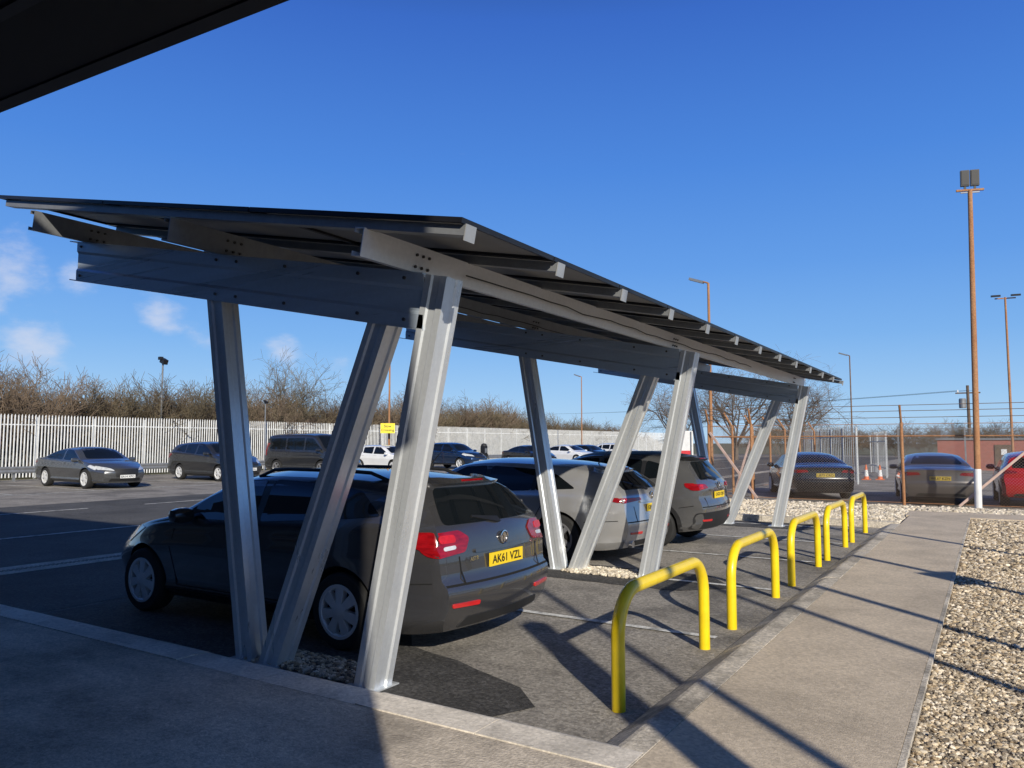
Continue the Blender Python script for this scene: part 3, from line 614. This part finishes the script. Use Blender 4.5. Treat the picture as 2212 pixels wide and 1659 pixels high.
for n,Y in enumerate(FR):
    for kind,(xb,xt) in {'A':(-3.85,-3.215),'B':(-4.90,-3.78),'C':(-5.14,-5.66)}.items():
        zt=zr(xt)-.01 if kind=='A' else zr(xt)-.30
        if kind!='A':
            k_=(zt-0)/(zr(xt)-.42);xt=xb+(xt-xb)*k_
        m=MB();channel(m,(xb,Y+.012 if kind!='A' else Y,-.05),(xt,Y+.012 if kind!='A' else Y,zt),.19 if kind=='A' else .175,.19,(0,1,0))
        p=m.build('post',M['galv'],cp)
        MB().box((xb,Y,.006),(.30,.26,.016)).build('base_plate',M['galv'],p)
    m=MB();x0,x1=-3.33,-7.88
    yw=Y-.095;t=.01
    prof=[(0,0),(0,.10),(.014,.125),(.014,.275),(0,.30),(0,.40)]
    a=[(x0,yw+d,zr(x0)-.40+z) for d,z in prof]+[(x0,yw+d+t,zr(x0)-.40+z) for d,z in reversed(prof)]
    b=[(x1,yw+d,zr(x1)-.40+z) for d,z in prof]+[(x1,yw+d+t,zr(x1)-.40+z) for d,z in reversed(prof)]
    k=len(a);m.add(a+b,[(i,(i+1)%k,k+(i+1)%k,k+i) for i in range(k)]+[tuple(range(k)),tuple(range(k,2*k))])
    m.bar((x0,yw+.08,zr(x0)-.005),(x1-.13,yw+.08,zr(x1-.13)-.005),.18,.010)
    m.bar((x0,yw+.025,zr(x0)-.405),(x1-.13,yw+.025,zr(x1-.13)-.405),.045,.010)
    m.build('cross_beam',M['galvb'],cp)
    for bx in(-3.5,-3.95,-4.75,-5.35,-5.62,-7.8):
        for dz in(-.05,-.35):
            MB().tube([(bx,yw+.01,zr(bx)+dz),(bx,yw-.012,zr(bx)+dz)],.013,8).build('bolt',M['bolt'],cp)
rot=Matrix.Rotation(ang,3,'Y')
HB=.19
for X in(-3.42,-5.52,-7.68):
    m=MB();H=HB
    c=Vector((X,0,zr(X)+H/2+.003))
    y0,y1=3.60,17.55
    for (dx,dz,sx,sz) in((.0,0,.008,H),(-.04,H/2-.004,.08,.008),(-.04,-H/2+.004,.08,.008),(-.077,H/2-.018,.006,.03),(-.077,-H/2+.018,.006,.03)):
        m.box(c+rot@Vector((dx,0,dz))+Vector((0,(y0+y1)/2,0)),(sx,y1-y0,sz),rot)
    m.build('long_beam',M['galvlong' if X>-4 else 'galvrail'],cp)  # left two beams take the darker steel to stand in for shade
    for Y in FR:
        for k in range(3):
            for dz in(.03,-.055):
                bp=c+rot@Vector((.012,0,dz))+Vector((0,Y-.07+k*.07,0))
                MB().tube([bp-Vector((.02,0,0)),bp+Vector((.004,0,0))],.011,8).build('bolt',M['bolt'],cp)
PW=1.14
XE=-2.63;SP=.2
def zp(X): return zr(XE)+HB-.010-(X-XE)*SP      # underside of the rails
angp=math.atan(SP);rotp=Matrix.Rotation(angp,3,'Y')
for k in range(13):
    Y=3.67+k*PW;m=MB()
    off=.035
    p=(XE+.02,Y,zp(XE+.02)+off);q=(-8.3,Y,zp(-8.3)+off)
    m.sweep(p,q,[(-.045,-.032),(.045,-.032),(.045,.032),(.037,.032),(.037,-.025),(-.037,-.025),(-.037,.032),(-.045,.032)])
    rl=m.build('rail',M['galvrail'],cp)
    MB().box((XE+.024,Y,zp(XE+.024)+off-.014),(.008,.105,.10),rotp).build('end_cap',M['railend'],rl)
ux=Vector((-math.cos(angp),0,math.sin(angp)));nz=Vector((math.sin(angp),0,math.cos(angp)))
plen=5.92/3
rt=Matrix((( -ux.x,0,nz.x),(0,1,0),(-ux.z,0,nz.z)))
for k in range(12):
    for j in range(3):
        m=MB();c=Vector((XE+.03,3.58+(k+.5)*PW,zp(XE+.03)+.088))+ux*(plen*(j+.5))
        hw_,hl_=PW/2-.008,plen/2-.008
        for s in(1,-1):
            m.box(c+ux*(s*(hl_-.012)),(.024,2*hw_,.033),rt,0);m.box(c+Vector((0,s*(hw_-.012),0)),(2*hl_-.05,.024,.033),rt,0)
        m.box(c+nz*.008,(2*hl_-.05,2*hw_-.05,.008),rt,1)
        m.box(c+nz*.014,(2*hl_-.05,2*hw_-.05,.003),rt,2)
        m.build('solar_panel',[M['pvframe'],M['pvback'],M['pvcell']],cp)
rr=random.Random(5)
for X,dz in((-3.40,.01),(-5.5,-.01)):
    pts=[];Y=4.7
    while Y<13:
        pts.append((X+.03,Y,zr(X)+.07+dz+rr.uniform(-.02,.008)));Y+=.33
    MB().tube(pts,.006,5).build('cable',M['cable'],cp,60)

# ------------------------------------------------------------------ yellow hoops
HO=[(4.70,6.47),(7.28,9.0),(9.82,11.52),(12.2,13.88),(14.6,16.28)]
HL=['yellow tubular hoop barrier nearest the camera at the kerb corner','second yellow hoop barrier from the camera along the kerb','middle yellow hoop barrier of the row of five','fourth yellow hoop barrier from the camera along the kerb','farthest yellow hoop barrier, by the pale gravel']
def arc(cx,cz,r,a0,a1,n=10): return [(cx+r*math.cos(a0+(a1-a0)*k/n),cz+r*math.sin(a0+(a1-a0)*k/n)) for k in range(n+1)]
for (a,b),lb in zip(HO,HL):
    w=(b-a)/2;Hh=.755;r=.29
    pr=[(-w,-.05)]+arc(-w+r,Hh-r,r,PI,PI/2)+arc(w-r,Hh-r,r,PI/2,0)+[(w,-.05)]
    o=MB().tube([(0,u,v) for u,v in pr],.046,18).build('hoop_barrier',M['yellow'],None,50)
    o.location=(-2.13,(a+b)/2,0);tag(o,lb,'hoop barrier','yellow hoop barriers along the bays')

# ------------------------------------------------------------------ canopy and building behind the camera
bd=thing('site_building','dark clad site building behind the photographer','building',(0,0,0))
slab(-44,1.78,-9,-1.2,0,7).build('wall',M['clad'],bd)
slab(-44.2,2.22,-9.2,-1.32,7,7.15).build('roof',M['grey'],bd)
slab(1.785,2.2,-9,-1.25,5.3,6.99).build('shade_box',M['clad'],bd)  # unseen box added to keep the sun off the near cross beam
for k in range(6):
    f=slab(-4.6-k*4,-2.6-k*4,-1.23,-1.17,1,2.4).build('window',M['grey'],bd);slab(-4.5-k*4,-2.7-k*4,-1.2,-1.155,1.1,2.3).build('pane',M['glass'],f)
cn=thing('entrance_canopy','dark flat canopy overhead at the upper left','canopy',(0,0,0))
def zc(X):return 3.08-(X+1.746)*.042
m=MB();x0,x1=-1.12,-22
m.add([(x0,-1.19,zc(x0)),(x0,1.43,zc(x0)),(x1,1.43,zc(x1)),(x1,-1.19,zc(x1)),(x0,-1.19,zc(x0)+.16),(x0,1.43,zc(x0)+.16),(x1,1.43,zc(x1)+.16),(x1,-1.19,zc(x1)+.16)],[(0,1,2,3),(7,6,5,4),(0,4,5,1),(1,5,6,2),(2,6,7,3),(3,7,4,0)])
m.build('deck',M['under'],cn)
MB().bar((x0,1.465,zc(x0)+.09),(x1,1.465,zc(x1)+.09),.06,.19).build('edge_trim',M['trim'],cn)
for yy in(.55,1.1):
    MB().bar((x0,yy,zc(x0)-.006),(x1,yy,zc(x1)-.006),.04,.010).build('seam',M['trim'],cn)

# ------------------------------------------------------------------ palisade fences
def palisade(name,label,p,q,h,group=None,sp=.155,span=2.75,mt='pale'):
    root=thing(name,label,'fence',(0,0,0),0,group);p=Vector(p);q=Vector(q);d=q-p;Ln=d.length;d.normalize();n=d.cross(Vector((0,0,1)))
    ns=max(1,int(Ln/span));st=Ln/ns
    for i in range(ns+1):
        c=p+d*st*i-n*.07
        MB().bar(c,c+Vector((0,0,h-.12)),.10,.06,up=n).build('post',M[mt],root)
    for i in range(ns):
        m=MB();np_=int(st/sp)
        for k in range(np_):
            c=p+d*(st*i+(k+.5)*st/np_)
            w=.036
            pr=[(-w,0),(-w*.45,.02),(w*.45,.02),(w,0)]
            vs=[]
            for z,s in((.06,1),(h-.09,1),(h,.35)):
                vs+=[c+d*a*s+n*b+Vector((0,0,z)) for a,b in pr]
            m.add(vs,[(r*4+a,r*4+a+1,(r+1)*4+a+1,(r+1)*4+a) for r in(0,1) for a in range(3)])
        m.build('pale_panel',M[mt],root)
        m=MB()
        for z in(.45,h-.5): m.bar(p+d*st*i-n*.02+Vector((0,0,z)),p+d*(st*(i+1)-.02)-n*.02+Vector((0,0,z)),.04,.05)
        m.build('rail',M[mt],root)
palisade('palisade_fence','long white galvanised palisade fence along the far side of the car park',(-39.6,8,0),(-39.6,106,0),3.1)
palisade('palisade_gate','open grey palisade gate leaf behind the black saloon',(-4.7,34.8,0),(-9.6,49,0),2.5,'open palisade gates',sp=.42,mt='palegrey')
palisade('palisade_gate','short grey palisade gate leaf beside the two traffic cones',(-4.3,41.5,0),(-5.9,49.0,0),2.3,'open palisade gates',sp=.5,mt='palegrey')
ab=thing('crash_barrier','low dark crash barrier in front of the white palisade fence','barrier')
for k in range(24):
    MB().box((-36.9,9+k*4,.3),(.1,.1,.6)).build('post',M['grey'],ab)
MB().sweep((-36.8,8,.52),(-36.8,102,.52),[(-.02,-.15),(.02,-.15),(.05,-.08),(.02,0),(.05,.08),(.02,.15),(-.02,.15)]).build('rail',M['grey'],ab)

# ------------------------------------------------------------------ mesh fences
mf=thing('mesh_fence','rusty chain link fence with cranked posts and barbed wire across the end of the site','fence')
H=2.25
def fpost(x,y,dx,dy,big=1):
    m=MB();m.tube([(x,y,-.1),(x,y,H+.05)],.04*big,8);m.tube([(x,y,H+.03),(x+dx*.28,y+dy*.28,H+.5)],.032,6)
    m.build('post',M['rust'],mf,40)
fx=[-7.4,-6.1,-2.05,1.9,4.2,7.2]
for x in fx: fpost(x,23.25,0,-1)
fy=[25.8,28.4,31,33.6,36.5,40]
for y in fy: fpost(-7.4,y,-1,0)
for a,b in zip(fx[:-1],fx[1:]):
    MB().add([(a,23.25,.05),(b,23.25,.05),(b,23.25,H),(a,23.25,H)],[(0,1,2,3)]).build('mesh_panel',M['chain'],mf)
for a,b in zip([23.25]+fy[:-1],fy):
    MB().add([(-7.4,a,.05),(-7.4,b,.05),(-7.4,b,H),(-7.4,a,H)],[(0,1,2,3)]).build('mesh_panel',M['chain'],mf)
for z in(1.92,H,.12):
    MB().tube([(-7.4,23.25,z),(7.2,23.25,z)],.018 if z==1.92 else .008,6).build('rail',M['rust'],mf)
    MB().tube([(-7.4,23.25,z),(-7.4,40,z)],.018 if z==1.92 else .008,6).build('rail',M['rust'],mf)
for k in(.35,.7,1):
    MB().tube([(-7.4,23.25-.28*k,H+.5*k),(7.2,23.25-.28*k,H+.5*k)],.008,4).build('barbed_wire',M['rustdark'],mf)
    MB().tube([(-7.4-.28*k,23.25,H+.5*k),(-7.4-.28*k,40,H+.5*k)],.008,4).build('barbed_wire',M['rustdark'],mf)
pink=mat('pale_brace_paint',(.5,.36,.3),.7,var=.2)
for a,b in(((-7.35,23.2,2.05),(-5.9,23.0,.1)),((-.75,22.95,.1),(1.25,23.2,2.0)),((-7.4,26,.1),(-7.4,28.3,2.0))):
    MB().bar(a,b,.06,.06).build('brace',pink,mf)
m2=thing('weld_mesh_fence','dark grey weld mesh fence between the parked saloons and the brick building','fence')
x=-3.4
while x<9:
    MB().box((x,37,1.2),(.06,.06,2.4)).build('post',M['grey'],m2)
    MB().add([(x+.03,37,.08),(x+2.47,37,.08),(x+2.47,37,2.3),(x+.03,37,2.3)],[(0,1,2,3)]).build('mesh_panel',M['chaingrey'],m2)
    for z in(.1,2.32): MB().box((x+1.25,37,z),(2.44,.03,.03)).build('rail',M['grey'],m2)
    x+=2.5
# ------------------------------------------------------------------ lamp posts
def lamp(label,x,y,h,kind,pm='rust',r=.06,rz=0,base=False,group='lamp posts around the site'):
    t=thing('lamp_post',label,'lamp post',(x,y,0),rz,group)
    MB().tube([(0,0,-.1),(0,0,h*.55),(0,0,h)],[r,r*.9,r*.72],12).build('pole',M[pm],t,50)
    if base: MB().lathe([(r*1.1,0),(r*1.1,1.05),(r*1.02,1.07)],16).build('base_sleeve',M['white'],t,40)
    if kind=='flood':
        MB().bar((-.32,0,h),(.32,0,h),.06,.05).build('crossbar',M[pm],t)
        MB().bar((-.22,0,h-.06),(.22,0,h-.06),.03,.03).build('bracket',M['grey'],t)
        for s in(-1,1):
            l=MB().box((s*.115,0,h+.32),(.20,.09,.42));l.box((s*.115,0,h+.06),(.05,.05,.12))
            lo=l.build('lamp_head',M['black'],t)
            MB().box((s*.115,-.05,h+.32),(.16,.012,.37)).build('lens',M['trim'],lo)
    elif kind=='twin':
        MB().bar((-.42,0,h-.05),(.42,0,h-.05),.05,.05).build('crossbar',M[pm],t)
        for s in(-1,1): MB().box((s*.4,-.12,h+.06),(.34,.34,.09),Matrix.Rotation(.15,3,'X')).build('lamp_head',M['black'],t)
    elif kind=='arm':
        MB().tube([(0,0,h),(-.25,0,h+.1)],.035,8).build('arm',M[pm],t)
        MB().box((-.5,0,h+.16),(.62,.2,.10),Matrix.Rotation(.35,3,'Y')).build('lamp_head',M['grey'],t)
    return t
fl=lamp('tall rusty floodlight post with white base sleeve in front of the mesh fence',-.33,22.85,8.35,'flood',rz=R(15),base=True,r=.078)
fl.rotation_euler=(0,R(1.0),R(15))
lamp('slim rusty post with twin flat lamps behind the brick substation fence at right',.85,41.9,8.5,'twin',rz=R(10))
lamp('grey post with a single arm lamp far beyond the open gate',-9.2,65,8.6,'arm','rustdark')
lamp('rusty post with a single tilted lamp rising behind the carport roof',-9.6,30.5,8.3,'arm',r=.07)
lamp('rusty lamp post beside the yellow crossing sign',-33.6,38.2,8.2,'arm',r=.07)
lamp('rusty lamp post far along the white fence, seen between carport frames',-34,67,8.2,'arm')
lamp('unseen lamp post behind the photographer, added to cast a shadow on the path',5.5,-1.7,8.2,'arm')  # out of view, added only for its shadow streak
lamp('unseen lamp post right of the photographer, added to cast a shadow on the path',5.6,1.05,8.2,'twin')  # out of view, added to throw another streak over the path
for x,y,w_,h_,lb in((3.15,-.22,.2,4.4,'unseen post nearest the photographer, added to cast a shadow on the path'),(4.6,3.3,.08,4.6,'second unseen post on the right, added to cast a shadow on the path'),(4.5,6.2,.09,4.6,'third unseen post on the right, added to cast a shadow on the path'),(4.6,9.6,.09,5.0,'farthest unseen post on the right, added to cast a shadow on the path')):
    sp_=thing('shadow_post',lb,'post',(x,y,0),0,'unseen posts added to cast path shadows')  # unseen posts added to throw shadow streaks over path and bays
    MB().box((0,0,h_/2),(w_,w_,h_)).build('shaft',M['galv'],sp_);MB().box((0,0,.01),(.36,.36,.02)).build('base_plate',M['galv'],sp_)
    if 5<y<9: MB().box((0,0,h_-1.4),(.55,.05,.35),Matrix.Rotation(R(45),3,'Z')).build('shadow_panel',M['grey'],sp_)  # plate added for a blob of shadow on the path
for lb,x,y,h,s in(('tall slim pole with black security camera rising behind the white fence',-41.5,27,6.4,1),('short pole with small security camera in front of the white fence',-38.7,32.3,4.2,.5)):
    t=thing('camera_pole',lb,'camera pole',(x,y,0))
    MB().tube([(0,0,0),(0,0,h)],.05 if s==1 else .035,8).build('pole',M['grey'],t)
    c=MB().box((.1*s,0,h+.15*s),(.42*s,.28*s,.28*s),Matrix.Rotation(.4,3,'Y'));c.box((0,-.15*s,h+.32*s),(.24*s,.2*s,.18*s));c.build('camera',M['black'],t)
sg=thing('crossing_sign','yellow sign reading Slow Crossing in black letters','sign',(-33.1,37.5,0))
cdir=Vector((33.1,-37.5,0)).normalized();sr=Vector((-cdir.y,cdir.x,0))
pl=MB();pl.bar(Vector((0,0,2.66))-sr*.46,Vector((0,0,2.66))+sr*.46,.03,.64);ps=pl.build('sign_plate',M['signyellow'],sg)
MB().tube([(-cdir.x*.05,-cdir.y*.05,0),(-cdir.x*.05,-cdir.y*.05,3)],.03,8).build('sign_pole',M['grey'],sg)
tm=MB();put_text(tm,'Slow',.18,cdir*.02+Vector((0,0,2.80)),sr,(0,0,1));put_text(tm,'Crossing',.21,cdir*.02+Vector((0,0,2.52)),sr,(0,0,1),w=.82);tm.build('lettering',M['ink'],ps)
ch=thing('charging_post','black electric charging post between parked cars','charging post',(-28.6,42.0,0))
MB().box((0,0,.75),(.32,.4,1.5)).build('cabinet',M['black'],ch);MB().box((.165,0,1.2),(.01,.24,.3)).build('screen',M['grey'],ch);MB().lathe([(.2,1.5),(.19,1.62),(.05,1.68)],14).build('cap',M['black'],ch)
MB().tube([(.17,.1,1.1),(.3,.12,.7),(.28,.1,.35),(.17,.08,.5)],.025,6).build('cable',M['cable'],ch)
nt_=thing('notice_board','white notice board with red panel at the end of the white fence','sign',(-20.5,58,0))
MB().box((0,0,1.7),(1.5,.06,1.9),Matrix.Rotation(R(20),3,'Z')).build('board',M['white'],nt_);MB().box((.1,-.05,.95),(.9,.02,.3),Matrix.Rotation(R(20),3,'Z')).build('panel',M['red'],nt_)
for s in(-.6,.6):MB().tube([(s,.1,0),(s,.1,2.6)],.04,8).build('leg',M['grey'],nt_)
for x,y,lb in((-5.0,39.2,'left of the two orange and white traffic cones by the gate'),(-4.45,39.5,'right of the two orange and white traffic cones by the gate')):
    t=thing('traffic_cone',lb,'cone',(x,y,0),0,'traffic cones by the gate')
    MB().box((0,0,.02),(.36,.36,.04)).build('base',M['orange'],t)
    cb=MB().lathe([(.12,.04),(.03,.70)],16).build('cone',M['orange'],t,50)
    MB().lathe([(.105,.16),(.068,.46)],16).build('sleeve',M['white'],cb,50)
bb=thing('brick_substation','low red brick building with grey doors behind the mesh fence at right','building',(0,0,0))
slab(-2.9,8,56,61,-.1,1.9).build('wall',M['brick'],bb)
slab(-3.0,8.1,55.9,61.1,1.905,2.0).build('roof',M['grey'],bb)
for x in(.2,2.2,5.2):
    dd=slab(x,x+.95,55.94,55.99,0,1.6).build('door',M['wood'],bb);MB().box((x+.48,55.925,1.15),(.3,.01,.35)).build('door_notice',M['white'],dd)
up_=thing('utility_pole','wooden utility pole with crossarm and transformer in the distance at right','utility pole',(-1.6,81.7,0))
MB().tube([(0,0,0),(0,0,7.0)],[.16,.12],8).build('pole',M['wood'],up_)
MB().bar((-1,0,6.3),(1,0,6.3),.1,.12).build('crossarm',M['wood'],up_)
MB().lathe([(.28,4.9),(.3,5.0),(.3,5.7),(.25,5.8)],12,Matrix.Translation((-.45,0,0))).build('transformer',M['grey'],up_)
for s in(-.8,0,.8):MB().lathe([(.05,6.36),(.07,6.45),(.03,6.6)],8,Matrix.Translation((s,0,0))).build('insulator',M['white'],up_)
for s,lb in((-.8,'left'),(0,'middle'),(.8,'right')):
    pts=[]
    for k in range(15):
        t=k/14;pts.append((-1.6+s-75*t,81.7+25*t,6.55-1.4*4*t*(1-t)*.5))
    o=MB().tube(pts,.010,4).build('overhead_wire',M['cable']);tag(o,'thin overhead wire running left from the %s insulator of the utility pole'%lb,'wire','overhead wires')

# ------------------------------------------------------------------ bare bushes and trees
def bare(seed,h,stems,spread,lv=3,droop=0,trunk=0):
    rg=random.Random(seed);A=[];B=[]
    def grow(p,d,l,r,k):
        n=4 if k<=1 else (3 if k==2 else 2)
        for i in range(n):
            d=(d+Vector((rg.gauss(0,.16),rg.gauss(0,.16),rg.gauss(.05,.12)-droop*k*.12))).normalized()
            q=p+d*(l/n);r2=r*(.86 if k<3 else .75)
            (A if k<=1 else B).append((p,q,r,r2))
            if k<lv and (i>0 or k>0):
                for _ in range(2):
                    a=Vector((rg.gauss(0,1),rg.gauss(0,1),rg.gauss(.15,.6))).normalized()
                    grow(q,(d*.75+a*.75).normalized(),l*rg.uniform(.42,.68),r2*.55,k+1)
            p,r=q,r2
    if trunk:
        p=Vector((0,0,0));q=Vector((rg.gauss(0,.1),rg.gauss(0,.1),trunk));A.append((p,q,h*.03,h*.024));base=q
    for s in range(stems):
        a=2*PI*s/stems+rg.uniform(-.4,.4);rad=rg.uniform(.1,.5)*spread if not trunk else 0
        b=base if trunk else Vector((math.cos(a)*rad,math.sin(a)*rad,0))
        d=Vector((math.cos(a)*rg.uniform(.1,.55)*spread,math.sin(a)*rg.uniform(.1,.55)*spread,1)).normalized()
        grow(b,d,(h-trunk)*rg.uniform(.55,.75),h*.013 if trunk else h*.009,0)
    return A,B
def segmesh(name,S,rmin):
    V=[];F=[]
    for p,q,r,r2 in S:
        r=max(r,rmin);r2=max(r2,rmin*.8);d=(q-p).normalized();a=d.cross(Vector((.3,.7,.2))).normalized();b=d.cross(a);o=len(V)
        for c,rr_ in((p,r),(q,r2)):
            for k in range(3):
                V.append(c+(a*math.cos(2.094*k)+b*math.sin(2.094*k))*rr_)
        F+=[(o+k,o+(k+1)%3,o+3+(k+1)%3,o+3+k) for k in range(3)]
    me=bpy.data.meshes.new(name);me.from_pydata(V,[],F);return me
def make_tree(name,label,cat,params,tw,group,rmin=.009):
    A,B=bare(**params);t=thing(name,label,cat,(0,0,0),0,group)
    for n,S,m,rm in(('trunk',A,M['branch'],.012),('crown',B,tw,rmin)):
        me=segmesh(n,S,rm);me.materials.append(m);o=bpy.data.objects.new(n,me);C.objects.link(o);o.parent=t
    return t
LB='bare brown bush in the hedge behind the white palisade fence';GB='bare bushes behind the white fence'
protos=[make_tree('bare_bush',LB,'bush',dict(seed=s,h=4.4,stems=12,spread=1.5),M['twig' if s%2 else 'twig2'],GB,.010) for s in(1,2,3,4)]
used=set();rb=random.Random(11)
def plant(pi,x,y,s,sz=1,label=None,group=None,cat=None):
    o=protos[pi] if pi not in used else dup(protos[pi]);used.add(pi)
    o.location=(x,y,-.05);o.rotation_euler=(0,0,rb.uniform(0,6.28));o.scale=(s,s,s*sz)
    if label:o['label']=label
    if group:o['group']=group
    if cat:o['category']=cat
    return o
y=13.0;i=0
while y<112:
    hh=1.0 if y<70 else max(.55,1.0-(y-70)*.011)
    plant(i%4,-43.6+rb.uniform(-1.6,1.2),y,hh*rb.uniform(.8,1.1));i+=1;y+=rb.uniform(1.5,2.3)
for k in range(46):
    yy=15+k*2.1;plant(k%4,-47.5+rb.uniform(-1.5,1.5),yy,rb.uniform(.85,1.12)*(1 if yy<70 else .7))
for k in range(14):
    f=110+rb.uniform(-8,10);a=R(18+k*1.5)-R(32.15);plant(k%4,f*math.sin(a)*1.0,f*math.cos(a),rb.uniform(.75,1.05),.85,'low bare bush in the distant hedge beyond the brick building','bushes in the distant hedge')
tp=make_tree('bare_tree','tallest bare tree in the hedge behind the white fence','tree',dict(seed=21,h=7.2,stems=6,spread=.8,trunk=1.4),M['twig2'],None);tp.location=(-43.5,38.6,0);tp.scale=(.9,.9,.95)
wp=make_tree('bare_tree','large bare tree beyond the gates, centre of the three behind the carport end','tree',dict(seed=31,h=9.5,stems=8,spread=1.5,trunk=1.2,droop=.5),M['twig'],'bare trees beyond the gates');wp.location=(-21.5,76,0)
w2=dup(wp);w2.location=(-26.5,74,0);w2.scale=(.82,)*3;w2.rotation_euler=(0,0,2);w2['label']='bare tree beyond the gates, leftmost of the three behind the carport end'
w3=dup(wp);w3.location=(-16,79,0);w3.scale=(.85,)*3;w3.rotation_euler=(0,0,4);w3['label']='bare tree beyond the gates, rightmost of the three behind the carport end'

# ------------------------------------------------------------------ light, world, camera
SD=Vector((.72,-.69,0)).normalized();EL=R(24.5)
sd=Vector((SD.x*math.cos(EL),SD.y*math.cos(EL),math.sin(EL)))
ld=bpy.data.lights.new('sun','SUN');ld.energy=5.0;ld.angle=R(.5);ld.color=(1,.93,.80)
lo=bpy.data.objects.new('sun',ld);C.objects.link(lo);lo.rotation_euler=(-sd).to_track_quat('-Z','Y').to_euler()
w=bpy.data.worlds.new("World");sc.world=w;w.use_nodes=True;nt=w.node_tree;lk=nt.links.new
bg=nt.nodes['Background'];bg.inputs['Strength'].default_value=.1
sky=N(nt,'ShaderNodeTexSky');sky.sky_type='NISHITA';sky.sun_disc=False;sky.sun_elevation=EL;sky.sun_rotation=math.atan2(SD.x,SD.y)
sky.altitude=50;sky.air_density=1.0;sky.dust_density=.2;sky.ozone_density=3
tc=N(nt,'ShaderNodeTexCoord')
sz=N(nt,'ShaderNodeSeparateXYZ');lk(tc.outputs['Generated'],sz.inputs[0])
rp=N(nt,'ShaderNodeValToRGB');e=rp.color_ramp.elements
e[0].position=0;e[0].color=(.42,.66,.92,1);e[1].position=1;e[1].color=(.008,.026,.09,1)
for p,c in((.06,(.31,.56,.90)),(.13,(.19,.44,.87)),(.22,(.115,.335,.83)),(.34,(.066,.245,.76)),(.5,(.036,.145,.60)),(.60,(.014,.055,.23))):
    q=e.new(p);q.color=(*c,1)
lk(sz.outputs[2],rp.inputs[0])
s10=N(nt,'ShaderNodeVectorMath',operation='SCALE');s10.inputs['Scale'].default_value=10;lk(rp.outputs[0],s10.inputs[0])
m0=N(nt,'ShaderNodeMix',data_type='RGBA');m0.inputs['Factor'].default_value=.88;lk(sky.outputs[0],m0.inputs['A']);lk(s10.outputs['Vector'],m0.inputs['B'])
nz_=N(nt,'ShaderNodeTexNoise');nz_.inputs['Scale'].default_value=13;nz_.inputs['Detail'].default_value=9;nz_.inputs['Roughness'].default_value=.6
mp=N(nt,'ShaderNodeMapping');mp.inputs['Scale'].default_value=(1,1,2.0);lk(tc.outputs['Generated'],mp.inputs[0]);lk(mp.outputs[0],nz_.inputs['Vector'])
acc=None
for (d,r_,s_) in(((-.897,.403,.184),.085,.95),((-.905,.38,.155),.065,.85),((-.899,.425,.112),.085,.85),((-.87,.455,.19),.05,.85),((-.829,.536,.157),.055,.85),((-.747,.655,.118),.05,.75),((-.839,.433,.328),.03,.4),((-.80,.58,.11),.06,.65),((-.70,.70,.09),.05,.65)):
    ds=N(nt,'ShaderNodeVectorMath',operation='DISTANCE');lk(tc.outputs['Generated'],ds.inputs[0]);ds.inputs[1].default_value=d
    mr=N(nt,'ShaderNodeMapRange',interpolation_type='SMOOTHSTEP');mr.inputs['From Min'].default_value=0;mr.inputs['From Max'].default_value=r_;mr.inputs['To Min'].default_value=s_;mr.inputs['To Max'].default_value=0
    lk(ds.outputs['Value'],mr.inputs['Value'])
    if acc is None:acc=mr.outputs[0]
    else:
        mx=N(nt,'ShaderNodeMath',operation='MAXIMUM');lk(acc,mx.inputs[0]);lk(mr.outputs[0],mx.inputs[1]);acc=mx.outputs[0]
nb=N(nt,'ShaderNodeMath',operation='MULTIPLY_ADD');nb.inputs[1].default_value=1.8;nb.inputs[2].default_value=-.4;lk(nz_.outputs['Fac'],nb.inputs[0])
ad=N(nt,'ShaderNodeMath',operation='ADD');lk(acc,ad.inputs[0]);lk(nb.outputs[0],ad.inputs[1])
cr=N(nt,'ShaderNodeMapRange',interpolation_type='SMOOTHSTEP');cr.inputs['From Min'].default_value=.9;cr.inputs['From Max'].default_value=1.65;cr.inputs['To Max'].default_value=.65;lk(ad.outputs[0],cr.inputs['Value'])
mx=N(nt,'ShaderNodeMix',data_type='RGBA');lk(cr.outputs[0],mx.inputs['Factor']);lk(m0.outputs['Result'],mx.inputs['A']);mx.inputs['B'].default_value=(7.0,7.3,8.4,1);lk(mx.outputs['Result'],bg.inputs['Color'])

cd=bpy.data.cameras.new('camera');cam=bpy.data.objects.new('camera',cd);C.objects.link(cam);sc.camera=cam
cd.sensor_width=36;cd.lens=36*1640/2212;cd.clip_start=.05;cd.clip_end=3000
cam.location=(0,0,1.75);cam.rotation_euler=(R(90+4.39),0,R(32.15))
sc.view_settings.view_transform='Standard';sc.view_settings.look='None';sc.view_settings.exposure=0
